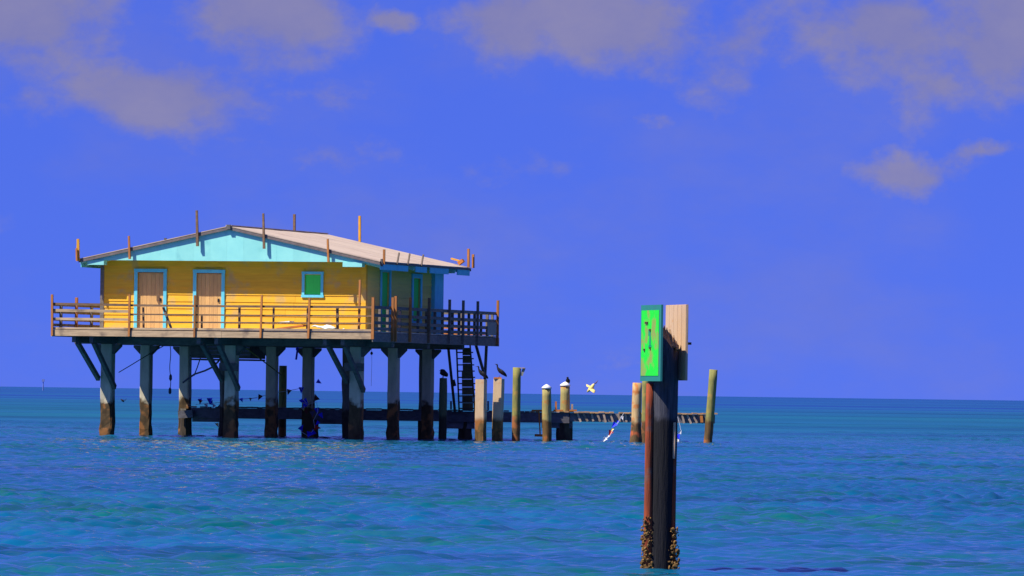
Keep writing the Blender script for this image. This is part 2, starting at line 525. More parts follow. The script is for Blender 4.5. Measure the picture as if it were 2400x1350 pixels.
# ------------------------------------------------------------------ water
def build_water():
    ang = np.concatenate([np.radians(np.linspace(-180, -7, 22)), np.radians(np.linspace(-6.2, 6.2, 430)),
                          np.radians(np.linspace(7, 180, 22))])
    rad = np.concatenate([np.array([0.5, 3, 8, 16, 26, 38, 47]), np.geomspace(55, 340, 2450), np.geomspace(341, 900, 320), np.geomspace(980, 60000, 30)])
    A, Rr = np.meshgrid(ang, rad)
    X, Y = Rr * np.sin(A), Rr * np.cos(A)
    Z = np.zeros_like(X)
    spacing = np.maximum(np.gradient(rad)[:, None] * np.ones_like(X), Rr * math.radians(12.4 / 430))
    inside = np.clip((np.radians(6.2) - np.abs(A)) / np.radians(0.5), 0, 1) * np.clip((Rr - 50) / 6, 0, 1) * np.clip((700 - Rr) / 300, 0, 1)
    wind = R(-78)       # waves run mostly along the line of sight, a little from the left
    bands = [(90, 0.31, 0.85, 0.95, 0.0340), (40, 0.75, 1.7, 1.0, 0.0250), (26, 2.0, 6.0, 0.95, 0.0070)]   # count, wavelengths, spread, slope each
    for cnt, l0, l1, spread, slope in bands:
        for i in range(cnt):
            lam = math.exp(RNG.uniform(math.log(l0), math.log(l1)))
            a = wind + RNG.normal(0, spread)
            k = 2 * math.pi / lam
            amp = slope / k * np.clip((lam / np.maximum(spacing, 1e-3) - 2.0) / 1.5, 0, 1)
            ph = k * (X * math.cos(a) + Y * math.sin(a)) + RNG.uniform(0, 6.283)
            Z += amp * (np.sin(ph) + 0.22 * np.cos(2 * ph))
    gust = 0.85 + 0.35 * np.sin(X * 0.21 + 1.3 * np.sin(Y * 0.043) + 0.6) * np.sin(Y * 0.061 + 0.8 * np.sin(X * 0.13))
    Z *= inside * gust
    nr, nc = X.shape
    co = np.stack([X, Y, Z], -1).reshape(-1, 3).astype(np.float32)
    idx = np.arange(nr * nc).reshape(nr, nc)
    q = np.stack([idx[:-1, :-1], idx[:-1, 1:], idx[1:, 1:], idx[1:, :-1]], -1).reshape(-1, 4)[:, ::-1]
    me = bpy.data.meshes.new('water')
    me.vertices.add(len(co))
    me.vertices.foreach_set('co', co.ravel())
    me.loops.add(q.size)
    me.loops.foreach_set('vertex_index', q.ravel().astype(np.int32))
    me.polygons.add(len(q))
    me.polygons.foreach_set('loop_start', np.arange(0, q.size, 4, dtype=np.int32))
    me.polygons.foreach_set('loop_total', np.full(len(q), 4, dtype=np.int32))
    me.polygons.foreach_set('use_smooth', np.ones(len(q), dtype=bool))
    me.update()
    o = bpy.data.objects.new('water', me)
    C.objects.link(o)
    tag(o, 'rippled blue and teal sea reaching to the horizon', 'sea', kind='structure')

    m = bpy.data.materials.new('sea_water')
    m.use_nodes = True
    t = m.node_tree
    N, L = t.nodes, t.links
    b = N['Principled BSDF']
    b.inputs['IOR'].default_value = 1.333
    b.inputs['Specular IOR Level'].default_value = 0.5
    b.inputs['Specular Tint'].default_value = (0.34, 0.80, 1.0, 1)
    tcn = N.new('ShaderNodeTexCoord')

    def noise(scale_xyz, scale, detail):
        mp = N.new('ShaderNodeMapping')
        mp.inputs['Scale'].default_value = scale_xyz
        L.new(tcn.outputs['Object'], mp.inputs['Vector'])
        n = N.new('ShaderNodeTexNoise')
        n.inputs['Scale'].default_value = scale
        n.inputs['Detail'].default_value = detail
        L.new(mp.outputs[0], n.inputs['Vector'])
        return n.outputs[0]

    def rng(val, a, c_, kind='SMOOTHSTEP'):
        n = N.new('ShaderNodeMapRange')
        n.interpolation_type = kind
        n.inputs['From Min'].default_value, n.inputs['From Max'].default_value = a, c_
        L.new(val, n.inputs['Value'])
        return n.outputs[0]

    def mix(fac, a, c_):
        n = N.new('ShaderNodeMix')
        n.data_type = 'RGBA'
        L.new(fac, n.inputs[0])
        for i, v in ((6, a), (7, c_)):
            if isinstance(v, tuple):
                n.inputs[i].default_value = (*v, 1)
            else:
                L.new(v, n.inputs[i])
        return n.outputs[2]

    # water colour by distance: lighter teal under and behind the house, darker mottling in front
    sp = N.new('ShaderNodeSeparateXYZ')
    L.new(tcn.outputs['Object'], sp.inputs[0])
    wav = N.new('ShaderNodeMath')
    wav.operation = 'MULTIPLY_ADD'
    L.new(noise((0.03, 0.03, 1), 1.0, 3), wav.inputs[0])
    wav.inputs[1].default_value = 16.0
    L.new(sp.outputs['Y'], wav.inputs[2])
    teal_fac = rng(wav.outputs[0], 228.0, 231.0)
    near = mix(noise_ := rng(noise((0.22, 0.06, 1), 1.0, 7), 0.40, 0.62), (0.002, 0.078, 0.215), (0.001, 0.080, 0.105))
    teal_sea = mix(rng(noise((0.012, 0.02, 1), 1.0, 4), 0.35, 0.65), (0.004, 0.092, 0.165), (0.004, 0.078, 0.190))
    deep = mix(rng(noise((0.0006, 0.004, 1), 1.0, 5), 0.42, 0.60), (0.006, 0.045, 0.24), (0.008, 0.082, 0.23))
    col = mix(teal_fac, near, teal_sea)
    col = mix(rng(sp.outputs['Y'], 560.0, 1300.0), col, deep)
    # wind streaks and weed lines lying across the view
    for sc_, lo, hi in (((0.05, 0.22, 1), 0.46, 0.70), ((0.010, 0.055, 1), 0.48, 0.70), ((0.0022, 0.012, 1), 0.48, 0.68)):
        st_ = mix(rng(noise(sc_, 1.0, 6), lo, hi), (1.12, 1.06, 1.0), (0.60, 0.72, 0.70))
        mu = N.new('ShaderNodeMix')
        mu.data_type = 'RGBA'
        mu.blend_type = 'MULTIPLY'
        mu.inputs[0].default_value = 1.0
        L.new(col, mu.inputs[6])
        L.new(st_, mu.inputs[7])
        col = mu.outputs[2]
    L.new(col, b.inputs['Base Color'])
    # waves too small to mesh far out: rougher and less mirror-like with distance
    far = rng(sp.outputs['Y'], 210.0, 400.0)

    def lerp(fac, a, c_):
        n = N.new('ShaderNodeMapRange')
        n.inputs['To Min'].default_value, n.inputs['To Max'].default_value = a, c_
        L.new(fac, n.inputs['Value'])
        return n.outputs[0]
    L.new(lerp(far, 0.035, 0.36), b.inputs['Roughness'])
    L.new(lerp(far, 0.42, 0.20), b.inputs['Specular IOR Level'])
    bp = N.new('ShaderNodeBump')
    bp.inputs['Strength'].default_value = 0.35
    bp.inputs['Distance'].default_value = 0.05
    ad = N.new('ShaderNodeMath')
    ad.operation = 'ADD'
    L.new(noise((1.3, 2.2, 1), 1.6, 4), ad.inputs[0])
    L.new(noise((0.5, 1.0, 1), 7.0, 3), ad.inputs[1])
    L.new(ad.outputs[0], bp.inputs['Height'])
    L.new(bp.outputs[0], b.inputs['Normal'])
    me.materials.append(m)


build_water()

# ------------------------------------------------------------------ stilt house
VW, VR = 2.5, 11.10            # front and rear wall planes
UL, UR = -11.04, -1.11         # left and right wall planes
Z_DECK, Z_SOF = 3.84, 6.29     # deck top, underside of the gable panel
VG, VGR = 1.85, 12.45          # front and rear rake planes
UC, Z_RIDGE, Z_EAVE = -5.99, 7.54, 6.33
EL, ER = -11.66, -0.32         # eave lines
DL, DV = -11.96, 14.95         # deck extents

house = empty('stilt_house', (O.x, O.y, 0.0), -TH)
tag(house, 'yellow wooden house with aqua gable standing on concrete stilts in the sea', 'house')


def hpart(mb, name, mat, parent=None, label=None, smooth=False):
    o = mb.build(name, mat, parent or house, smooth)
    if label:
        o['label'] = label
    return o


# ---- piles under the house, three rows of three
pile_v = (2.75, 6.9, 11.05)
pile_px = ((255, 545, 838), (345, 640, 925), (437, 725, 1005))
PU = []
for r_, v in enumerate(pile_v):
    row = []
    for px in pile_px[r_]:
        u = uat(px - 3, v, 1.2)
        row.append(u)
        w = 0.210 if r_ == 0 else 0.185
        mb = MB()
        # square section with small chamfers, ragged where the concrete has spalled near the water
        rnd = random.Random(px)
        rings = []
        zs = [-1.5, 0.05, 0.25, 0.5, 0.8, 1.15, 1.6, 2.3, 3.3]
        ch = 0.03
        base = [(-w, -w + ch), (-w + ch, -w), (w - ch, -w), (w, -w + ch), (w, w - ch), (w - ch, w), (-w + ch, w), (-w, w - ch)]
        for z in zs:
            k = 0.03 if z < 1.3 else 0.008
            sw = 1.06 if z < 0.3 else 1.0
            rings.append([(u + (x + rnd.uniform(-k, k)) * sw, v + (y + rnd.uniform(-k, k)) * sw, z) for x, y in base])
        vs = [p for rg in rings for p in rg]
        fs = [(i * 8 + k, i * 8 + (k + 1) % 8, (i + 1) * 8 + (k + 1) % 8, (i + 1) * 8 + k) for i in range(len(zs) - 1) for k in range(8)]
        fs += [tuple(range(7, -1, -1)), tuple((len(zs) - 1) * 8 + k for k in range(8))]
        mb.add(vs, fs)
        p = hpart(mb, 'pile', 'concrete_pile')
        # corbels under the girder, both sides
        for s in (-1, 1):
            cb = MB()
            cb.prism([(u + s * w, 3.295), (u + s * (w + 0.27), 3.295), (u + s * (w + 0.27), 3.22), (u + s * w, 2.95)], 1, v - w * .8, v + w * .8)
            hpart(cb, 'corbel', 'dark_timber', p)
    PU.append(row)

# the darker intermediate piles behind the front row
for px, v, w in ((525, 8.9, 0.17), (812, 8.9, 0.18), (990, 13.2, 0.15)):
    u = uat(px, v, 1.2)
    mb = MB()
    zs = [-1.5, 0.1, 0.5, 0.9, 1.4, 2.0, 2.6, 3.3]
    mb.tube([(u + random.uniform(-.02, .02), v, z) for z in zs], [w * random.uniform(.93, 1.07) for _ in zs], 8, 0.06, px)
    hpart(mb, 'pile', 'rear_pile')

# ---- girders, joists
for r_, v in enumerate(pile_v):
    u0 = uat(178, 2.75, 3.4) if r_ == 0 else PU[r_][0] - 1.1
    u1 = -0.12
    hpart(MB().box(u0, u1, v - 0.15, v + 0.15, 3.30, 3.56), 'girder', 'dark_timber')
for px, z0 in ((186, 3.31), (198, 3.32)):
    u = uat(px, 0.4, 3.4)
joist_u = [DL + 0.12 + i * (abs(DL) - 0.24) / 13 for i in range(14)]
for u in joist_u:
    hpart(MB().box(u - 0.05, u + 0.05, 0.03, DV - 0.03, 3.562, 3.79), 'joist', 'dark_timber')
for row in PU[:1]:
    for u in row:
        for s in (-0.33, 0.33):
            hpart(MB().box(u + s - 0.07, u + s + 0.07, 0.12, 3.2, 3.33, 3.558), 'cantilever_beam', 'dark_timber')
# struts carrying the porch, a pair at each front pile
for row in PU[:1]:
    for u in row:
        for s, zb in ((-0.31, 2.05), (0.31, 1.75)):
            hpart(MB().beam((u + s, 0.42, 3.34), (u + s, 2.62, zb), 0.13, 0.17), 'strut', 'dark_timber')
# bolted collars on the two right-hand front piles
for u, z in ((PU[0][1], 2.55), (PU[0][2], 2.6)):
    hpart(MB().box(u - 0.36, u + 0.36, 2.40, 2.50, z - .16, z + .12), 'collar', 'dark_timber')

# locker slung below the floor between the piles
ul, ur = uat(462, 8.0, 3.0), uat(603, 8.0, 3.0)
lk = hpart(MB().box(ul, ur, 7.3, 8.9, 2.78, 2.84), 'underfloor_locker', 'dark_timber')
n = 5
for i in range(n):
    z0 = 2.86 + i * 0.138
    hpart(MB().box(ul + random.uniform(0, .05), ur - random.uniform(0, .05), 7.28, 7.32, z0, z0 + 0.1365), 'locker_board', 'dark_timber', lk)
hpart(MB().box(ul, ul + .05, 7.34, 8.9, 2.86, 3.54), 'locker_side', 'dark_timber', lk)
hpart(MB().box(ur - .05, ur, 7.34, 8.9, 2.86, 3.54), 'locker_side', 'dark_timber', lk)

# ---- deck
deck = hpart(MB().box(DL + .08, -.08, .08, DV - .08, 3.784, 3.793), 'deck', 'dark_timber')
bw = 0.235
nb = int(DV / bw)
for i in range(nb):
    y0 = i * DV / nb
    hpart(MB().box(DL - 0.02 + random.uniform(-.015, .015), 0.02 + random.uniform(-.015, .015), y0 + 0.005 - (.02 if i == 0 else 0),
                   y0 + DV / nb - 0.006, 3.796, Z_DECK + random.uniform(-.004, .004)), 'deck_board', 'bounce_plank', deck)
hpart(MB().box(DL, DL / 2 + .4, -0.05, -0.002, 3.555, 3.772), 'fascia_board', 'grey_timber', deck)
hpart(MB().box(DL / 2 + .41, -0.03, -0.052, -0.002, 3.558, 3.768), 'fascia_board', 'grey_timber', deck)
hpart(MB().box(0.0, 0.05, -0.02, 7.4, 3.47, 3.78), 'fascia_board', 'side_timber', deck)
hpart(MB().box(0.0, 0.052, 7.41, DV, 3.465, 3.778), 'fascia_board', 'side_timber', deck)
hpart(MB().box(DL - 0.05, DL, 0.0, DV, 3.53, 3.77), 'fascia_board', 'grey_timber', deck)
hpart(MB().box(DL, -0.0, DV + .002, DV + 0.05, 3.53, 3.77), 'fascia_board', 'side_timber', deck)

# ---- railings
def zpx(px, py, v):
    return fv(px, py, v).z


fr = empty('front_railing', (0, 0, 0), 0, house)
posts = [(122, 690, 'orange_post', .075), (303, 690, 'orange_post', .07), (332, 720, 'rail_timber', .06), (388, 720, 'side_timber', .07),
         (456, 692, 'orange_post', .065), (469, 738, 'rail_timber', .06), (557, 718, 'rail_timber', .07), (612, 691, 'orange_post', .065),
         (637, 720, 'rail_timber', .06), (717, 719, 'rail_timber', .07), (724, 699, 'orange_post', .07), (787, 718, 'rail_timber', .08),
         (847, 656, 'orange_post', .07), (874, 697, 'orange_post', .095)]
for px, py, mt, w in posts:
    v = -0.075
    if px == 847:
        v = 0.35
    u0 = uat(px, v, 4.0)
    zt = zpx(px, py, v)
    lean = 0.16 if px == 388 else random.uniform(-.015, .015)
    zb = 3.56 if mt == 'orange_post' and px not in (847,) else 3.845
    if zb > 3.8:
        v = 0.10
    hpart(MB().beam((u0 + lean, v, zb), (u0 - lean, v, zt), w, w, (0, 1, 0)), 'post', mt, fr)


def rail(pts, hgt, thk, mat, parent, v=0.0):
    for a, b in zip(pts[:-1], pts[1:]):
        hpart(MB().beam(a, b, thk, hgt), 'rail', mat, parent)


def frail(px0, py0, px1, py1, h, mat, v):
    a, b = fv(px0, py0, v), fv(px1, py1, v)
    hpart(MB().beam(a, b, 0.045, h), 'rail', mat, fr)


frail(121, 712, 304, 715, .085, 'rail_timber', -.015)
frail(304, 715.5, 560, 718, .075, 'rail_timber', -.012)
frail(560, 718, 874, 720, .08, 'rail_timber', -.015)
frail(121, 727, 304, 730, .10, 'grey_timber', -.010)
frail(121, 747, 304, 749, .09, 'grey_timber', -.010)
frail(304, 736.5, 640, 739.5, .05, 'rail_timber', -.010)
frail(640, 739, 874, 741, .05, 'rail_timber', -.012)
frail(304, 754.5, 640, 756.5, .05, 'rail_timber', -.010)
frail(640, 756.5, 874, 758, .05, 'rail_timber', -.012)
frail(121, 769, 560, 772, .07, 'grey_timber', -.010)
frail(560, 771.5, 872, 774, .07, 'grey_timber', -.012)

rr = empty('side_railing', (0, 0, 0), 0, house)
side_posts = [(919, 697, 'orange_post'), (926, 694, 'orange_post'), (960, 697, 'orange_post'), (1004, 698, 'rail_timber'), (1052, 702, 'side_timber'),
              (1084, 704, 'side_timber'), (1118, 706, 'side_timber'), (1165, 704, 'orange_post')]
for px, py, mt in side_posts:
    q = su(px, py, 0.06)
    hpart(MB().beam((0.095, q.y, 3.5), (0.095, q.y, q.z), .085, .085, (0, 1, 0)), 'post', mt, rr)
for v in (1.1, 2.0, 3.4, 4.6, 5.5, 6.5, 7.5, 8.4, 9.6, 10.4, 11.6, 12.3, 13.1, 13.9, 14.5):
    hpart(MB().beam((-0.09, v, 3.845), (-0.09, v, 4.66), .09, .075, (0, 1, 0)), 'post', 'side_timber', rr)
for k, z in enumerate((4.68, 4.40, 4.14, 3.93)):
    for v0, v1 in ((0.0, 5.1), (5.11, 10.2), (10.21, DV)):
        hpart(MB().box(-0.04, 0.035 + .002 * k, v0, v1, z - .055, z + .055), 'rail', 'side_timber', rr)
lr = empty('left_railing', (0, 0, 0), 0, house)
for i in range(10):
    v = 0.6 + i * 1.55
    tall = i % 3 == 1
    hpart(MB().beam((DL + .10, v, 3.845), (DL + .10, v, 4.95 if tall else 4.62), .09, .09, (0, 1, 0)), 'post', 'orange_post' if tall else 'side_timber', lr)
for z in (4.66, 4.40, 4.14, 3.94):
    hpart(MB().box(DL, DL + .05, 0.02, DV, z - .05, z + .05), 'rail', 'side_timber', lr)
br = empty('rear_railing', (0, 0, 0), 0, house)
for i in range(12):
    u = DL + 0.4 + i * (abs(DL) - .8) / 11
    hpart(MB().beam((u, DV - .10, 3.845), (u, DV - .10, 4.66), .09, .09, (0, 1, 0)), 'post', 'side_timber', br)
for z in (4.68, 4.41, 4.15, 3.93):
    hpart(MB().box(DL + .06, -.06, DV - .05, DV, z - .05, z + .05), 'rail', 'orange_post' if z < 4.4 else 'side_timber', br)
pn = su(1157, 760, 0.08)
hpart(MB().box(0.06, 0.085, pn.y - .75, pn.y + .35, 3.86, 4.35), 'rail_panel', 'panel_grey', rr, 'small grey panel fixed to the side railing')

# ---- walls with lapped siding boards, openings cut out
def siding(name, axis, plane, a0, a1, out, openings, mat='yellow_siding'):
    """axis 0: wall runs along u at v=plane; axis 1: along v at u=plane. out: direction of the outside."""
    th = 0.06
    lo, hi = (plane, plane + th) if out < 0 else (plane - th, plane)
    mb = MB()
    # backing split round the openings
    cuts = sorted(openings)
    cur = a0
    for (o0, o1, z0, z1) in cuts + [(a1, a1, 0, 0)]:
        if axis == 0:
            mb.box(cur, o0, lo, hi, Z_DECK + .002, Z_SOF + .05)
            if o1 > o0:
                if z0 > Z_DECK + .05:
                    mb.box(o0, o1, lo, hi, Z_DECK + .002, z0)
                mb.box(o0, o1, lo, hi, z1, Z_SOF + .05)
        else:
            mb.box(lo, hi, cur, o0, Z_DECK + .002, Z_SOF + .05)
            if o1 > o0:
                if z0 > Z_DECK + .05:
                    mb.box(lo, hi, o0, o1, Z_DECK + .002, z0)
                mb.box(lo, hi, o0, o1, z1, Z_SOF + .05)
        cur = o1
    wall = hpart(mb, name, mat)
    rows = 10
    hgt = (Z_SOF + .04 - (Z_DECK + .02)) / rows
    for r in range(rows):
        zb = Z_DECK + .02 + r * hgt
        zt = zb + hgt + 0.018
        segs, cur = [], a0
        for (o0, o1, z0, z1) in cuts:
            if zb + hgt > z0 + .02 and zb < z1 - .02:
                segs.append((cur, o0))
                cur = o1
        segs.append((cur, a1))
        fin = []
        for s0, s1 in segs:
            if s1 - s0 > 4.5:
                j = s0 + (s1 - s0) * random.uniform(.35, .65)
                fin += [(s0, j - .002), (j + .002, s1)]
            else:
                fin.append((s0, s1))
        for s0, s1 in fin:
            if s1 - s0 < 0.03:
                continue
            prof = [(plane + out * .036, zb), (plane + out * .012, zt), (plane + out * .001, zt), (plane + out * .001, zb)]
            pm = MB()
            if axis == 0:
                pm.prism([(p[0], p[1]) for p in prof], 0, s0 + .001, s1 - .001)
            else:
                vs = []
                for e in (s0 + .001, s1 - .001):
                    vs += [(p[0], e, p[1]) for p in prof]
                pm.add(vs, [(3, 2, 1, 0), (4, 5, 6, 7)] + [(i, (i + 1) % 4, 4 + (i + 1) % 4, 4 + i) for i in range(4)])
            hpart(pm, 'siding_board', mat, wall)
    return wall


def wp(px, py):
    p = fv(px, py, VW)
    return p.x, p.z


d1 = (wp(323, 700)[0], wp(384, 700)[0], Z_DECK, wp(350, 638)[1])
d2 = (wp(461, 700)[0], wp(520, 700)[0], Z_DECK, wp(490, 640)[1])
w1 = (wp(715, 660)[0], wp(753, 660)[0], wp(735, 691)[1], wp(735, 643)[1])
front_wall = siding('front_wall', 0, VW, UL, UR, -1, [d1, d2, w1])


def sp_(px, py):
    p = su(px, py, UR)
    return p.y, p.z


sw1 = (sp_(891, 700)[0], sp_(909, 700)[0], Z_DECK, sp_(900, 638)[1])
sw2 = (sp_(965, 700)[0], sp_(982, 700)[0], 4.3, sp_(973, 652)[1])
side_wall = siding('side_wall', 1, UR, VW + .062, VR - .062, 1, [sw1, sw2], 'side_siding')
siding('rear_wall', 0, VR, UL, UR, 1, [])
siding('left_wall', 1, UL, VW + .062, VR - .062, -1, [])
# corner boards
hpart(MB().box(UL - .04, UL + .10, VW - .05, VW - .037, Z_DECK + .01, Z_SOF), 'corner_board', 'side_timber')
hpart(MB().box(UR - .12, UR + .05, VW - .052, VW - .037, Z_DECK + .01, Z_SOF), 'corner_board', 'yellow_siding')
hpart(MB().box(UR + .037, UR + .055, VW - .036, VW + .12, Z_DECK + .01, Z_SOF), 'corner_board', 'yellow_siding')


def casing(parent, o0, o1, z0, z1, plane, out, w, axis=0, sill=False, mat='blue_trim'):
    """trim round an opening: jambs, head, optional sill"""
    t0, t1 = sorted((plane + out * .037, plane + out * .075))
    h0, h1 = sorted((plane + out * .037, plane + out * .080))

    def bx(a, b, c_, d_, p0, p1):
        return MB().box(a, b, p0, p1, c_, d_) if axis == 0 else MB().box(p0, p1, a, b, c_, d_)
    hpart(bx(o0 - w, o0, z0, z1, t0, t1), 'jamb', mat, parent)
    hpart(bx(o1, o1 + w, z0, z1, t0, t1), 'jamb', mat, parent)
    hpart(bx(o0 - w - .01, o1 + w + .01, z1 + .001, z1 + w, h0, h1), 'door_head' if not sill else 'window_head', mat, parent)
    if sill:
        hpart(bx(o0 - w - .02, o1 + w + .02, z0 - w, z0 - .001, h0, h1), 'sill', mat, parent)


def plank_door(o0, o1, z0, z1):
    d = hpart(MB().box(o0 + .01, o1 - .01, VW + .045, VW + .06, z0 + .02, z1 - .01), 'door', 'door_wood')
    n = 6
    w = (o1 - o0 - .02) / n
    for i in range(n):
        hpart(MB().box(o0 + .01 + i * w + .003, o0 + .01 + (i + 1) * w - .003, VW + .015 + random.uniform(0, .006), VW + .043, z0 + .03, z1 - .02),
              'door_plank', 'door_wood', d)
    casing(d, o0, o1, z0 + .005, z1, VW, -1, .12)
    hpart(MB().box(o1 - .16, o1 - .10, VW - .02, VW + .014, z0 + 1.0, z0 + 1.12), 'latch', 'door_hardware', d)
    return d


plank_door(*d1)
plank_door(*d2)
win = hpart(MB().box(w1[0] + .005, w1[1] - .005, VW + .02, VW + .045, w1[2] + .005, w1[3] - .005), 'window', 'green_shutter')
for i in range(2):
    half = (w1[1] - w1[0]) / 2
    hpart(MB().box(w1[0] + i * half + (.003 if i else .012), w1[0] + (i + 1) * half - (.012 if i else -.0), VW - .012, VW + .018, w1[2] + .02, w1[3] - .02), 'shutter', 'green_shutter', win)
casing(win, *w1, VW, -1, .095, sill=True)
# side openings
sdoor = hpart(MB().box(UR - .055, UR - .02, sw1[0] + .01, sw1[1] - .01, sw1[2] + .02, sw1[3] - .01), 'door', 'green_shutter', None, 'green side door')
casing(sdoor, *sw1, UR, 1, .16, axis=1)
swin = hpart(MB().box(UR - .055, UR - .02, sw2[0] + .01, sw2[1] - .01, sw2[2] + .02, sw2[3] - .01), 'window', 'green_shutter', None, 'green shuttered side window')
casing(swin, *sw2, UR, 1, .16, axis=1, sill=True)
# blue corner post at the rear right
hpart(MB().box(UR - .02, UR + .16, VR - .95, VR + .10, Z_DECK + .002, Z_SOF - .02), 'corner_post', 'blue_trim', None, 'blue painted rear corner post')

# ---- ceiling under the roof
hpart(MB().box(EL + .25, ER - .25, VG + .06, VGR - .1, Z_SOF + .055, Z_SOF + .085), 'soffit', 'aqua_paint')

# ---- gable panels: upright boards under the rake
def roof_z(u):
    return Z_RIDGE - (Z_RIDGE - Z_EAVE) * abs(u - UC) / ((UC - EL) if u < UC else (ER - UC))


for nm, vp in (('gable', VG), ('rear_gable', VGR - .06)):
    n = 16
    x0, x1 = UL - .05, UR + .02
    g = None
    for i in range(n):
        a, b = x0 + (x1 - x0) * i / n, x0 + (x1 - x0) * (i + 1) / n
        pts = [(a + .001, Z_SOF), (b - .001, Z_SOF), (b - .001, roof_z(b) - .10)]
        if a < UC < b:
            pts.append((UC, Z_RIDGE - .10))
        pts.append((a + .001, roof_z(a) - .10))
        vs = []
        for e in (vp, vp + .05):
            vs += [(p[0], e, p[1]) for p in pts]
        m_ = len(pts)
        mb = MB().add(vs, [tuple(range(m_ - 1, -1, -1)), tuple(range(m_, 2 * m_))] + [(k, (k + 1) % m_, m_ + (k + 1) % m_, m_ + k) for k in range(m_)])
        o = hpart(mb, nm if g is None else 'gable_board', 'aqua_paint', g)
        if g is None:
            g = o
    # stepped beam ends at both eaves
    for s, (a, b) in ((-1, (UL - .30, UL + .32)), (1, (UR - .62, UR + .10))):
        mb = MB().box(a, b, vp - .03, vp + .30, Z_SOF - .17, Z_SOF - .001)
        hpart(mb, 'beam_end', 'aqua_paint', g)
    # sloping aqua eave returns beyond the walls
    for a, b in ((EL + .02, UL - .055), (UR + .025, ER - .02)):
        za, zb = roof_z(a) - .10, roof_z(b) - .10
        lowa, lowb = (za - .07, Z_SOF) if a < UC else (Z_SOF, zb - .07)
        vs = []
        for e in (vp, vp + .05):
            vs += [(a, e, lowa), (b, e, lowb), (b, e, zb), (a, e, za)]
        hpart(MB().add(vs, [(3, 2, 1, 0), (4, 5, 6, 7)] + [(k, (k + 1) % 4, 4 + (k + 1) % 4, 4 + k) for k in range(4)]), 'eave_return', 'aqua_paint', g)

# ---- roof
def slab(u0, u1, v0, v1, t, lift):
    za, zb = roof_z(u0) + lift, roof_z(u1) + lift
    return MB().add([(u0, v0, za - t), (u1, v0, zb - t), (u1, v1, zb - t), (u0, v1, za - t), (u0, v0, za), (u1, v0, zb), (u1, v1, zb), (u0, v1, za)],
                    [(3, 2, 1, 0), (4, 5, 6, 7), (0, 1, 5, 4), (1, 2, 6, 5), (2, 3, 7, 6), (3, 0, 4, 7)])


roof = hpart(slab(EL + .01, UC, VG - .06, VGR + .06, .05, -.045), 'roof', 'roof_edge')
hpart(slab(UC, ER - .01, VG - .06, VGR + .06, .05, -.046), 'roof_deck', 'roof_edge', roof)
n = 12
span = VGR + .10 - (VG - .10)
for (a, b) in ((EL, UC - .01), (UC + .01, ER)):
    for i in range(n):
        v0, v1 = VG - .10 + span * i / n, VG - .10 + span * (i + 1) / n
        hpart(slab(a, b, v0 + .004, v1 - .004, .03 + .004 * (i % 2), random.uniform(-.004, .006)), 'roof_panel', 'roof_sheet', roof)
# rake boards on both gables
for vp in (VG - .075, VGR + .065):
    for (a, b) in ((EL, UC), (UC, ER)):
        za, zb = roof_z(a), roof_z(b)
        vs = []
        for e in (vp - .02, vp + .012):
            vs += [(a, e, za - .135), (b, e, zb - .135), (b, e, zb - .045), (a, e, za - .045)]
        hpart(MB().add(vs, [(3, 2, 1, 0), (4, 5, 6, 7)] + [(k, (k + 1) % 4, 4 + (k + 1) % 4, 4 + k) for k in range(4)]), 'rake_board', 'roof_edge', roof)
hpart(MB().beam((UC, VG - .12, Z_RIDGE + .012), (UC, VGR + .1, Z_RIDGE + .012), .22, .035), 'ridge_cap', 'roof_sheet', roof)
hpart(MB().box(UC - .06, UC + .08, VG - .16, VG - .11, Z_RIDGE - .12, Z_RIDGE + .04), 'ridge_end', 'dark_timber', roof)
# eave fascias with rafter ends between
for side, e in ((-1, EL), (1, ER)):
    q = [(VG, 5.1), (5.9, 7.3), (7.6, 9.9), (10.9, VGR)]
    for i, (v0, v1) in enumerate(q):
        x0, x1 = (e + .03, e + .06) if side < 0 else (e - .06, e - .03)
        hpart(MB().box(x0, x1, v0 + .06, v1, Z_EAVE - .30, Z_EAVE - .095), 'eave_fascia', 'blue_trim', roof)
    for i in range(9):
        v = VG + .4 + i * (VGR - VG - .8) / 8
        ua, ub = (e + .08, UL + .5) if side < 0 else (e - .08, UR - .5)
        hpart(MB().beam((ua, v, roof_z(ua) - .19), (ub, v, roof_z(ub) - .19), .08, .14), 'rafter', 'aqua_paint', roof)
q = su(1040, 633, ER - .2)
hpart(MB().box(UR + .05, ER - .12, VGR - 1.3, VGR - .15, Z_SOF - .12, Z_SOF - .002), 'beam_end', 'blue_trim', roof)
# thin rods standing along the right eave
for px in (928, 953, 985):
    p = su(px, 612, ER - .02)
    hpart(MB().beam((ER + .02, p.y, Z_EAVE - .08), (ER - .02, p.y + .35, Z_EAVE + .34), .05, .05, (0, 1, 0)), 'rod', 'roof_batten', roof)
for px, py in ((298, 562), ):
    p = fv(389, 563, VG)
    hpart(MB().box(p.x - .04, p.x + .04, VG - .1, VG - .02, roof_z(p.x), roof_z(p.x) + .06), 'roof_bolt', 'dark_timber', roof)
